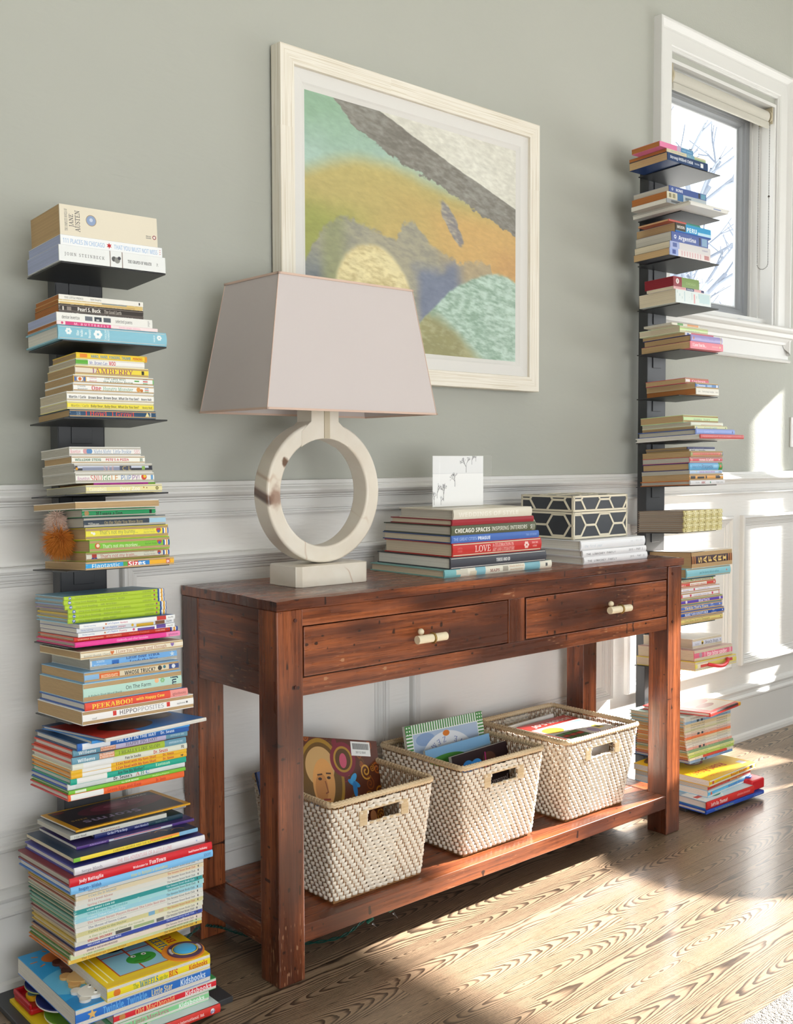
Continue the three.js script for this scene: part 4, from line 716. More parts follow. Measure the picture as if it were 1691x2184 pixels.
const NUM = {
 L0: [[-0.106,0.196,0.056,0.136,0.165], [-0.106,0.205,0.0185,0.151,0.165], [-0.11,0.215,0.03,0.15,0.165]],
 L1: [[-0.11,0.168,0.0092,0.109,0.165], [-0.111,0.168,0.0079,0.111,0.165], [-0.111,0.169,0.0158,0.113,0.165], [-0.116,0.192,0.0162,0.137,0.165], [-0.116,0.203,0.0064,0.14,0.165], [-0.114,0.22,0.0269,0.154,0.165]],
 L2: [[-0.078,0.144,0.0112,0.109,0.165], [-0.079,0.139,0.0127,0.127,0.165], [-0.081,0.149,0.0176,0.129,0.165], [-0.085,0.163,0.0159,0.134,0.165], [-0.086,0.164,0.0156,0.133,0.165], [-0.099,0.176,0.0185,0.126,0.165], [-0.099,0.175,0.0143,0.128,0.165], [-0.095,0.175,0.0152,0.147,0.165]],
 L3: [[-0.095,0.144,0.0171,0.134,0.165], [-0.091,0.148,0.0145,0.129,0.165], [-0.087,0.159,0.0174,0.151,0.165], [-0.085,0.16,0.0191,0.154,0.165], [-0.05,0.127,0.0046,0.157,0.165], [-0.076,0.155,0.0152,0.184,0.186]],
 L4: [[-0.103,0.168,0.0133,0.197,0.199], [-0.073,0.151,0.0161,0.158,0.165], [-0.074,0.169,0.0193,0.167,0.168], [-0.069,0.171,0.023,0.164,0.165], [-0.067,0.166,0.0229,0.175,0.176], [-0.067,0.173,0.0175,0.158,0.165], [-0.082,0.181,0.0145,0.191,0.192]],
 L5: [[-0.11,0.205,0.0076,0.137,0.165], [-0.111,0.206,0.0086,0.137,0.165], [-0.109,0.204,0.0087,0.141,0.165], [-0.103,0.202,0.0088,0.148,0.165], [-0.103,0.202,0.0086,0.148,0.165], [-0.104,0.202,0.0087,0.151,0.165], [-0.095,0.196,0.0085,0.188,0.19], [-0.095,0.2,0.0087,0.175,0.177], [-0.094,0.199,0.0079,0.179,0.18], [-0.099,0.214,0.0084,0.173,0.174], [-0.102,0.216,0.0094,0.184,0.185]],
 L6: [[-0.096,0.211,0.015,0.193,0.194], [-0.072,0.181,0.0231,0.18,0.181], [-0.093,0.194,0.0201,0.201,0.202], [-0.097,0.202,0.0348,0.205,0.206], [-0.098,0.211,0.0146,0.214,0.216], [-0.102,0.229,0.0265,0.211,0.212]],
 L7: [[-0.092,0.227,0.0069,0.226,0.227], [-0.089,0.202,0.0053,0.219,0.22], [-0.108,0.23,0.0135,0.2,0.201], [-0.111,0.237,0.0121,0.187,0.188], [-0.116,0.235,0.0125,0.194,0.195], [-0.115,0.237,0.0115,0.192,0.193], [-0.116,0.239,0.0079,0.188,0.19], [-0.116,0.239,0.0085,0.188,0.19], [-0.116,0.239,0.0119,0.186,0.187], [-0.117,0.243,0.0112,0.175,0.177], [-0.118,0.242,0.0068,0.181,0.183], [-0.12,0.24,0.0119,0.183,0.185]],
 L9: [[-0.108,0.2,0.0085,0.16,0.155], [-0.06,0.188,0.0095,0.15,0.176], [-0.104,0.247,0.0055,0.179,0.181], [-0.13,0.255,0.0075,0.225,0.23], [-0.121,0.24,0.0075,0.191,0.193], [-0.133,0.268,0.0134,0.235,0.237], [-0.147,0.291,0.0154,0.247,0.248], [-0.146,0.291,0.0138,0.248,0.249], [-0.128,0.264,0.0132,0.226,0.227], [-0.128,0.263,0.0084,0.228,0.23], [-0.128,0.264,0.0091,0.226,0.227], [-0.128,0.266,0.0094,0.222,0.224], [-0.128,0.266,0.0097,0.219,0.221], [-0.126,0.268,0.0094,0.216,0.217], [-0.126,0.267,0.0088,0.214,0.216], [-0.125,0.266,0.0086,0.214,0.216], [-0.124,0.265,0.009,0.215,0.216], [-0.123,0.265,0.009,0.213,0.214], [-0.122,0.263,0.0093,0.213,0.214], [-0.122,0.265,0.0099,0.207,0.209], [-0.121,0.266,0.0083,0.204,0.205], [-0.124,0.266,0.0086,0.207,0.208], [-0.127,0.274,0.01,0.197,0.198], [-0.129,0.279,0.0089,0.192,0.193]],
 R0: [[-0.214,0.172,0.0159,0.106,0.165], [-0.18,0.204,0.0106,0.142,0.165], [-0.177,0.212,0.0239,0.144,0.165]],
 R1: [[-0.164,0.195,0.0194,0.135,0.165], [-0.175,0.206,0.0218,0.134,0.165], [-0.178,0.219,0.0135,0.135,0.165], [-0.138,0.217,0.0042,0.213,0.215], [-0.136,0.202,0.0094,0.216,0.218]],
 R2: [[-0.162,0.166,0.0054,0.116,0.165], [-0.128,0.189,0.0303,0.148,0.165], [-0.149,0.193,0.0303,0.136,0.165], [-0.158,0.214,0.0212,0.135,0.165], [-0.161,0.216,0.022,0.137,0.165]],
 R3: [[-0.138,0.136,0.0305,0.109,0.165], [-0.138,0.162,0.0084,0.102,0.165], [-0.127,0.187,0.0411,0.14,0.165]],
 R4: [[-0.144,0.148,0.0069,0.106,0.165], [-0.102,0.151,0.0199,0.155,0.165], [-0.08,0.153,0.0088,0.163,0.165], [-0.077,0.169,0.0213,0.184,0.186], [-0.086,0.179,0.0227,0.186,0.187]],
 R5: [[-0.069,0.124,0.0172,0.154,0.165], [-0.058,0.124,0.0179,0.188,0.189], [-0.056,0.123,0.0195,0.189,0.191]],
 R6: [[-0.087,0.189,0.0232,0.165,0.166], [-0.079,0.175,0.0128,0.187,0.188], [-0.079,0.177,0.0116,0.201,0.203], [-0.101,0.211,0.0181,0.222,0.224], [-0.113,0.237,0.0135,0.246,0.247]],
 R7: [[-0.06,0.15,0.0076,0.161,0.165], [-0.057,0.141,0.0071,0.167,0.168], [-0.076,0.177,0.0183,0.185,0.187], [-0.075,0.179,0.0185,0.181,0.183], [-0.078,0.179,0.0235,0.184,0.185], [-0.08,0.178,0.0123,0.185,0.187], [-0.078,0.185,0.0198,0.184,0.186], [-0.086,0.189,0.0146,0.192,0.193]],
 R8: [[-0.098,0.208,0.0062,0.178,0.179], [-0.097,0.209,0.0062,0.179,0.18], [-0.097,0.203,0.0062,0.18,0.182], [-0.097,0.212,0.0062,0.176,0.178], [-0.099,0.206,0.0062,0.18,0.181], [-0.099,0.207,0.0062,0.181,0.182], [-0.098,0.208,0.0062,0.177,0.178], [-0.098,0.209,0.0062,0.179,0.18], [-0.099,0.203,0.0061,0.181,0.182], [-0.1,0.211,0.0062,0.177,0.179], [-0.099,0.206,0.0062,0.179,0.18]],
 R9: [[-0.032,0.229,0.0529,0.163,0.165], [-0.054,0.246,0.031,0.148,0.165]],
 R10: [[-0.09,0.194,0.0096,0.125,0.165], [-0.091,0.204,0.0163,0.125,0.165], [-0.086,0.221,0.017,0.132,0.165], [-0.087,0.223,0.0202,0.132,0.165], [-0.085,0.236,0.0191,0.136,0.165], [-0.086,0.232,0.0206,0.136,0.165], [-0.087,0.244,0.0212,0.141,0.165], [-0.088,0.236,0.0188,0.141,0.165]],
 R11: [[-0.063,0.16,0.0311,0.191,0.192], [-0.091,0.21,0.0343,0.217,0.218], [-0.098,0.227,0.0285,0.226,0.228]],
 R13: [[-0.092,0.222,0.0125,0.235,0.262], [-0.134,0.252,0.0148,0.213,0.214], [-0.133,0.252,0.0084,0.213,0.214], [-0.132,0.251,0.0108,0.213,0.214], [-0.113,0.252,0.0134,0.2,0.201], [-0.093,0.253,0.0108,0.186,0.187], [-0.094,0.253,0.008,0.188,0.189], [-0.094,0.252,0.008,0.189,0.19], [-0.095,0.251,0.0079,0.19,0.191], [-0.096,0.25,0.0078,0.192,0.193], [-0.097,0.247,0.0077,0.194,0.195], [-0.098,0.245,0.0077,0.197,0.198], [-0.099,0.249,0.0077,0.199,0.201], [-0.1,0.253,0.0078,0.202,0.203], [-0.1,0.257,0.0077,0.204,0.206], [-0.101,0.25,0.0077,0.207,0.208], [-0.102,0.243,0.0076,0.21,0.211], [-0.103,0.237,0.0079,0.212,0.214]] };
// small recurring marks
const DK = '#3a3a3a';
const stripeEnd = (x = 0.915) => [[x, 0, x + 0.018, 1, '#2b4fa0'], [x + 0.018, 0, x + 0.036, 1, '#f0f0ea'], [x + 0.036, 0, x + 0.052, 1, '#e6a32a'], [x + 0.052, 0, x + 0.062, 1, '#f0f0ea'], [x + 0.062, 0, x + 0.08, 1, '#2b4fa0']];
const balloon = (x, y = 0.45) => [[x, y, 0.22, '#c8463c'], [x, y + 0.12, 0.13, '#4a5fb0']];
const LOOK = {
L0: [
 ['p', 'thick cream paperback with blue oval', '#e3dac6', '#ddd3bd', 't', [['THE COMPLETE NOVELS OF', 0.045, 0.075, 0.5, 0.72, '#4a4a48', 's', 'u'], ['JANE', 0.085, 0.135, 0.5, 0.42, '#2f2f33', 's', 'u'], ['AUSTEN', 0.145, 0.20, 0.5, 0.7, '#2f2f33', 's', 'u'], [0.31, 0.42, 0.185, '#a9906a'], [0.31, 0.42, 0.165, '#8fa2c4'], [0.31, 0.40, 0.06, '#c9d2e2'], ['P\u00c9RIODE CLASSICS', 0.875, 0.93, 0.66, 0.06, DK, 'b'], ['DELUXE EDITION', 0.875, 0.93, 0.72, 0.06, DK, 'b'], [0.965, 0.68, 0.07, '#7d2430'], [0.965, 0.68, 0.045, '#efe9e0']]],
 ['p', 'white paperback with red star', '#eef0f2', '#e9ebee', 'b', [['111 PLACES IN CHICAGO', 0.02, 0.42, 0.52, 0.62, '#8fb0d8', 'n'], ['\u2739', 0.435, 0.49, 0.52, 1.3, '#b3141c', 'b'], ['THAT YOU MUST NOT MISS', 0.51, 0.95, 0.52, 0.62, '#8fb0d8', 'n'], ['111', 0.97, 0.985, 0.5, 0.6, '#c23a3a', 'n', 'u']]],
 ['p', 'off-white paperback with black lettering', '#e9ebea', '#e3e5e4', 'b', [['J O H N   S T E I N B E C K', 0.05, 0.41, 0.52, 0.26, '#2e2e2e', 's'], [0.46, 0, 0.468, 1, '#8b7d76'], [0.575, 0, 0.583, 1, '#8b7d76'], [0.50, 0.5, 0.16, '#5a5a5a'], [0.53, 0.56, 0.19, '#8a8a86'], [0.55, 0.42, 0.11, '#45454a'], ['THE GRAPES OF WRATH', 0.63, 0.86, 0.52, 0.26, '#1e1e1e', 'S'], ['P.', 0.91, 0.93, 0.52, 0.26, '#333', 's']]]],
L1: [
 ['p', 'thin white paperback with grey lettering', '#ece9e1', '#e6e2d8', 'o', [['THE LITTLE PRINCE', 0.06, 0.28, 0.5, 0.55, '#4a4a4a', 's'], ['Saint Exup\u00e9ry', 0.36, 0.49, 0.5, 0.45, '#666', 's'], [0.945, 0.25, 0.96, 0.75, '#2c2c2c']], { wear: 1 }],
 ['p', 'thin tattered yellow paperback', '#d9bd7a', '#e2b64a', 'o', [[0, 0.2, 0.5, 0.5, '#e9e2d0'], [0.3, 0.5, 0.9, 0.9, '#c9a86a'], [0.5, 0.1, 0.8, 0.3, '#6b8aa8']], { wear: 3 }],
 ['p', 'worn black paperback with white lettering', '#3b3430', '#37312e', 'o', [[0, 0.16, 1, 0.2, '#b9aca0'], [0, 0.72, 1, 0.75, '#9c9088'], [0, 0.85, 1, 0.88, '#9c9088'], ['Pearl S. Buck', 0.21, 0.48, 0.48, 0.62, '#f2efe8', 'b'], ['The Good Earth', 0.52, 0.73, 0.5, 0.5, '#d9d2c6', 's'], [0.04, 0.3, 0.055, 0.75, '#e6e0d2'], [0.09, 0.3, 0.14, 0.75, '#8a8178']], { wear: 2 }],
 ['p', 'white poetry paperback with three photos', '#ecebe6', '#e4e2dc', 'b', [['denise levertov', 0.05, 0.23, 0.5, 0.5, DK, 'n'], [0.285, 0.25, 0.36, 0.75, '#6a6f78'], [0.38, 0.25, 0.455, 0.75, '#3f464f'], [0.475, 0.25, 0.55, 0.75, '#5a6068'], [0.40, 0.5, 0.43, 0.7, '#c9c9c9'], ['selected poems', 0.60, 0.78, 0.5, 0.5, DK, 'n'], ['penguin', 0.94, 0.965, 0.5, 0.7, '#999', 'n', 'u']]],
 ['p', 'thin pink and white paperback', '#f2dfe0', '#e2c4bb', 'o', [[0.08, 0, 0.52, 1, '#d8457f'], ['M.  B U T T E R F L Y', 0.16, 0.5, 0.5, 0.85, '#f0b9cd', 'b'], ['DAVID HENRY HWANG', 0.60, 0.82, 0.6, 0.6, '#e29ab4', 'n'], [0.05, 0.5, 0.35, '#c8436e']]],
 ['h', 'sky blue cloth hardback', '#8bc3d6', '#8bc3d6', 'w', [['\u273f', 0.06, 0.12, 0.42, 0.75, '#eef4f4', 'b'], ['She', 0.155, 0.182, 0.5, 0.36, '#eaf2f2', 'S', 'u'], ['Walks', 0.19, 0.215, 0.5, 0.5, '#eaf2f2', 'S', 'u'], ['in', 0.225, 0.25, 0.5, 0.16, '#eaf2f2', 'S', 'u'], ['Beauty', 0.26, 0.285, 0.5, 0.6, '#eaf2f2', 'S', 'u'], ['\u273f', 0.31, 0.39, 0.5, 1.0, '#f2f6f6', 'b'], ['CAROLINE', 0.41, 0.43, 0.5, 0.8, '#dfeef0', 'n', 'u'], ['KENNEDY', 0.435, 0.455, 0.5, 0.8, '#dfeef0', 'n', 'u'], ['voice', 0.865, 0.885, 0.5, 0.5, '#eaf2f2', 'n', 'u'], ['\u273f', 0.90, 0.95, 0.42, 0.6, '#eef4f4', 'b']]]],
L2: [
 ['b', 'yellow board book with blue lettering', '#f0cf2e', '#f0cf2e', 't', [[0.05, 0.2, 0.15, 0.8, '#e8872c'], ['HAND, HAND, FINGERS, THUMB', 0.20, 0.76, 0.52, 0.66, '#2f7fc0', 'b'], ['PERKINS', 0.79, 0.93, 0.52, 0.55, '#c23a24', 'b'], [0.965, 0, 1, 1, '#e79a2a']]],
 ['b', 'white board book with green corner', '#f0efec', '#e6e5e0', 'c', [[0, 0, 0.17, 1, '#5fb03a'], ['Mr. Brown Can', 0.19, 0.45, 0.55, 0.62, '#4a4f9c', 'n'], ['MOO', 0.47, 0.57, 0.5, 0.8, '#c8323c', 'b']], { wear: 1 }],
 ['b', 'chewed yellow board book with purple lettering', '#f0d94a', '#efe0a0', 't', [[0, 0, 0.20, 1, '#e9e0d0'], [0.0, 0.3, 0.28, 1, '#e4dac8'], ['JAMBERRY', 0.22, 0.78, 0.52, 0.86, '#8a2f74', 's'], [0.90, 0.3, 0.935, 0.7, '#2c2c2c']], { wear: 2 }],
 ['b', 'white board book with round orange emblem', '#f0f1ee', '#e9ebe8', 't', [[0, 0, 0.155, 1, '#f0b92e'], [0.01, 0.1, 0.03, 0.9, '#2f63b4'], [0.125, 0.1, 0.145, 0.9, '#2f63b4'], [0.077, 0.5, 0.46, '#2f63b4'], [0.077, 0.5, 0.38, '#f2efe6'], [0.077, 0.5, 0.2, '#d8702c'], ['Hoberman', 0.19, 0.28, 0.32, 0.24, '#c87a8a', 'n'], ['Westcott', 0.19, 0.28, 0.66, 0.24, '#c87a8a', 'n'], ['The Lady with', 0.37, 0.64, 0.28, 0.46, '#2f5a46', 'n'], ['the Alligator Purse', 0.36, 0.73, 0.70, 0.46, '#2f5a46', 'n'], [0.75, 0.4, 0.81, 0.55, '#58a04a'], [0.86, 0.15, 0.92, 0.28, '#3f7ac0'], [0.86, 0.42, 0.92, 0.55, '#c23a3a'], [0.86, 0.68, 0.92, 0.8, '#3f9a6a'], [0.985, 0, 1, 1, '#7cc07a']]],
 ['b', 'white board book with red and green lettering', '#f1f0ec', '#e8e7e2', 't', [["O'Keefe/", 0.05, 0.15, 0.33, 0.3, '#5a6a7a', 's'], ['Munsinger', 0.05, 0.17, 0.66, 0.3, '#5a6a7a', 's'], ['One', 0.215, 0.335, 0.5, 0.72, '#c22c3c', 'S'], ['Hungry Monster', 0.355, 0.73, 0.54, 0.66, '#5a9a7a', 's'], [0.80, 0.5, 0.28, '#d8944a'], [0.84, 0.6, 0.2, '#c87a3c'], [0.88, 0.3, 0.93, 0.38, '#3f7ac0'], [0.88, 0.5, 0.93, 0.58, '#c23a3a'], [0.88, 0.68, 0.93, 0.76, '#3f9a6a']]],
 ['b', 'white board book with black lettering', '#f3f2ee', '#edece8', 'c', [['Martin / Carle', 0.02, 0.21, 0.52, 0.38, '#2a2a2a', 'b'], ['Brown Bear, Brown Bear, What Do You See?', 0.235, 0.82, 0.54, 0.38, '#2a2a2a', 'b'], ['Henry Holt', 0.845, 0.97, 0.56, 0.34, '#2a2a2a', 'b']]],
 ['b', 'yellow board book with grey lettering', '#f0e04a', '#eee6a0', 'c', [['Martin / Carle', 0.04, 0.24, 0.52, 0.44, '#a89a3c', 'b'], ['Baby Bear, Baby Bear, What Do You See?', 0.26, 0.82, 0.54, 0.44, '#6a5f2c', 'b'], ['Henry Holt', 0.86, 0.98, 0.56, 0.38, '#7a6f3c', 'b']], { wear: 1 }],
 ['b', 'navy board book with red lettering', '#274b6c', '#2f4f6c', 't', [['I Howl', 0.17, 0.42, 0.5, 0.85, '#e0483a', 'S'], ['I Growl', 0.47, 0.74, 0.5, 0.85, '#e0483a', 'S'], ['18', 0.07, 0.12, 0.5, 0.6, '#8fa3b4', 's'], ['\u25b2', 0.87, 0.92, 0.45, 0.7, '#e6d79a', 'b'], ['RISING MOON', 0.925, 0.945, 0.5, 0.8, '#e8e4d8', 'b', 'u']], { wear: 1 }]],
L3: [
 ['b', 'white board book with pale blue lettering', '#efedea', '#e7e5e0', 'g', [['Boynton', 0.01, 0.15, 0.5, 0.55, '#d0707a', 'n'], [0.22, 0.5, 0.32, '#d8a0a4'], [0.27, 0.5, 0.34, '#5a8cc0'], ['Night-Night, Little Pookie', 0.33, 0.86, 0.52, 0.62, '#6f8fb8', 's'], ['SBS', 0.90, 0.985, 0.5, 0.62, '#e0a8ac', 'n']]],
 ['b', 'white board book with green capitals', '#f0eee6', '#e9e6dc', 't', [['WILLIAM STEIG', 0.04, 0.39, 0.5, 0.42, '#1f5a3c', 'b'], ["PETE'S A PIZZA", 0.45, 0.77, 0.5, 0.42, '#c23246', 'b'], ['H', 0.925, 0.965, 0.5, 0.6, '#1f5a3c', 'S']]],
 ['b', 'dark glittery board book with scuffed spine', '#2c2e3a', '#d6d3cc', 'g', [[0.04, 0.15, 0.95, 0.5, '#c9cede'], [0.1, 0.4, 0.6, 0.75, '#8a90a8'], [0.57, 0.1, 0.72, 0.9, '#4a4e5e'], ['S E E', 0.36, 0.5, 0.5, 0.6, '#d8a8a0', 'n'], ['C L', 0.6, 0.72, 0.5, 0.6, '#c9b06a', 'n'], [0.03, 0.55, 0.15, '#d89a2c'], [0.86, 0.3, 0.9, 0.7, '#8fb45a']], { wear: 3 }],
 ['b', 'white board book with rainbow lettering', '#f1efe8', '#e8e6de', 'g', [['Boynton', 0.02, 0.17, 0.55, 0.55, '#b06a9a', 'n'], ['SNU', 0.18, 0.325, 0.5, 0.75, '#c8504a', 'n'], ['GG', 0.33, 0.43, 0.5, 0.75, '#4f8a4a', 'n'], ['LE', 0.435, 0.53, 0.5, 0.75, '#d08a3c', 'n'], ['PUP', 0.56, 0.70, 0.5, 0.75, '#4a74b8', 'n'], ['PY!', 0.705, 0.81, 0.5, 0.75, '#8a5aa0', 'n'], [0.865, 0.45, 0.3, '#d04a38'], [0.875, 0.4, 0.16, '#e8c23c'], [0.955, 0.1, 0.985, 0.9, '#6fa3d4']]],
 ['p', 'thin magenta paperback', '#b0309a', '#a08a5a', 'o', [['Cuddle Monster', 0.05, 0.27, 0.5, 0.7, '#6a1a5c', 'n'], ['Tell Bedtime Babies', 0.5, 0.8, 0.5, 0.7, '#6a1a5c', 'n'], [0.88, 0, 1, 1, '#6fa23c']]],
 ['b', 'pale yellow board book with white lettering', '#e9e0a4', '#e6dca4', 'g', [['Campbell', 0.04, 0.26, 0.5, 0.55, '#f6f4e4', 's'], ['Dear Zoo', 0.43, 0.70, 0.5, 0.66, '#faf8ec', 'S'], [0.75, 0.4, 0.09, '#b9722c'], [0.79, 0.45, 0.07, '#7a5a2c'], ['\u2740', 0.90, 0.96, 0.5, 0.5, '#8a8450', 'b']], { wear: 1 }]],
L4: [
 ['b', 'large plain board book lying fore-edge out', '#d9c9ac', '#e6e0d4', 't', [], { pagesFront: true }],
 ['b', 'green board book with black lettering', '#1f9a5e', '#2a8a58', 'g', [['If I were a lion...', 0.18, 0.58, 0.62, 0.7, '#0f2a1c', 'b'], [0.06, 0.5, 0.3, '#b9905a'], [0.91, 0.3, 0.945, 0.75, '#14301f'], [0.1, 0.1, 0.8, 0.16, '#a5e0c0']], { wear: 1 }],
 ['b', 'dark slate board book with pale blue end', '#33404e', '#3c4854', 'g', [[0.79, 0, 1, 1, '#a8cde4'], ['Tillman', 0.05, 0.18, 0.66, 0.45, '#e6e2d2', 's'], ['On the Night You Were Born', 0.24, 0.71, 0.55, 0.42, '#c9b074', 's'], ['\u2605', 0.42, 0.45, 0.18, 0.4, '#d8a83c', 'b'], [0.4, 0.75, 0.66, 0.95, '#b9c6d0']], { wear: 1 }],
 ['b', 'yellow board book with little white rabbit', '#f0e34a', '#eddc3a', 't', [["That's not my bunny...", 0.16, 0.62, 0.42, 0.42, '#8a8f5a', 'n'], [0.07, 0.42, 0.09, '#f4f2ea'], [0.095, 0.5, 0.12, '#f4f2ea'], ['Fiona Watt', 0.69, 0.82, 0.3, 0.2, '#b0a860', 's'], ['Rachel Wells', 0.69, 0.83, 0.55, 0.2, '#b0a860', 's'], ...balloon(0.875, 0.42), ...stripeEnd(0.925)]],
 ['b', 'lime green board book with orange monkey face', '#7ec03a', '#86c43c', 't', [["That's not my monkey...", 0.155, 0.62, 0.56, 0.42, '#e6eed0', 'n'], [0.095, 0.5, 0.24, '#c85a24'], [0.1, 0.48, 0.15, '#f0dcc0'], ['Fiona Watt', 0.68, 0.82, 0.26, 0.2, '#4a7a2a', 's'], ['Rachel Wells', 0.68, 0.83, 0.52, 0.2, '#4a7a2a', 's'], ...balloon(0.865, 0.38), ...stripeEnd(0.915)]],
 ['b', 'cream board book with little red engine', '#e6e2d4', '#a8b83c', 't', [["That's not my train...", 0.16, 0.60, 0.5, 0.46, '#c25a56', 'n'], [0.065, 0.25, 0.12, 0.7, '#b8322c'], [0.075, 0.75, 0.16, '#2f4f9a'], [0.11, 0.75, 0.16, '#2f4f9a'], ['Fiona Watt', 0.68, 0.81, 0.3, 0.22, '#9a968a', 's'], ['Rachel Wells', 0.68, 0.82, 0.58, 0.22, '#9a968a', 's'], ...balloon(0.87, 0.42), ...stripeEnd(0.92)]],
 ['b', 'multicoloured board book with big white lettering', '#2f9fdc', '#c8a878', 't', [[0.41, 0, 0.46, 1, '#5aa84a'], [0.46, 0, 0.58, 1, '#c82f34'], [0.58, 0, 0.71, 1, '#2f86d0'], [0.71, 0, 1, 1, '#f2b42c'], ['Flaptastic', 0.06, 0.375, 0.5, 0.7, '#f2f6f8', 'n'], ['Sizes', 0.465, 0.665, 0.48, 0.85, '#ffffff', 'b'], [0.905, 0.2, 0.95, 0.8, '#c8402c'], ['DK', 0.91, 0.945, 0.5, 0.5, '#fff', 'b']], { wear: 1 }]],
L5: [
 ...['2:THE DRESSING-UP BOX', '9:RUN, RABBIT, RUN!', '15:MR. MYSTERY', '3:A BUS FOR MISS MOSS', '14:KNIGHT FIGHT', '7:DOG DIARY'].map((s, i) => { const [n, tt] = s.split(':');
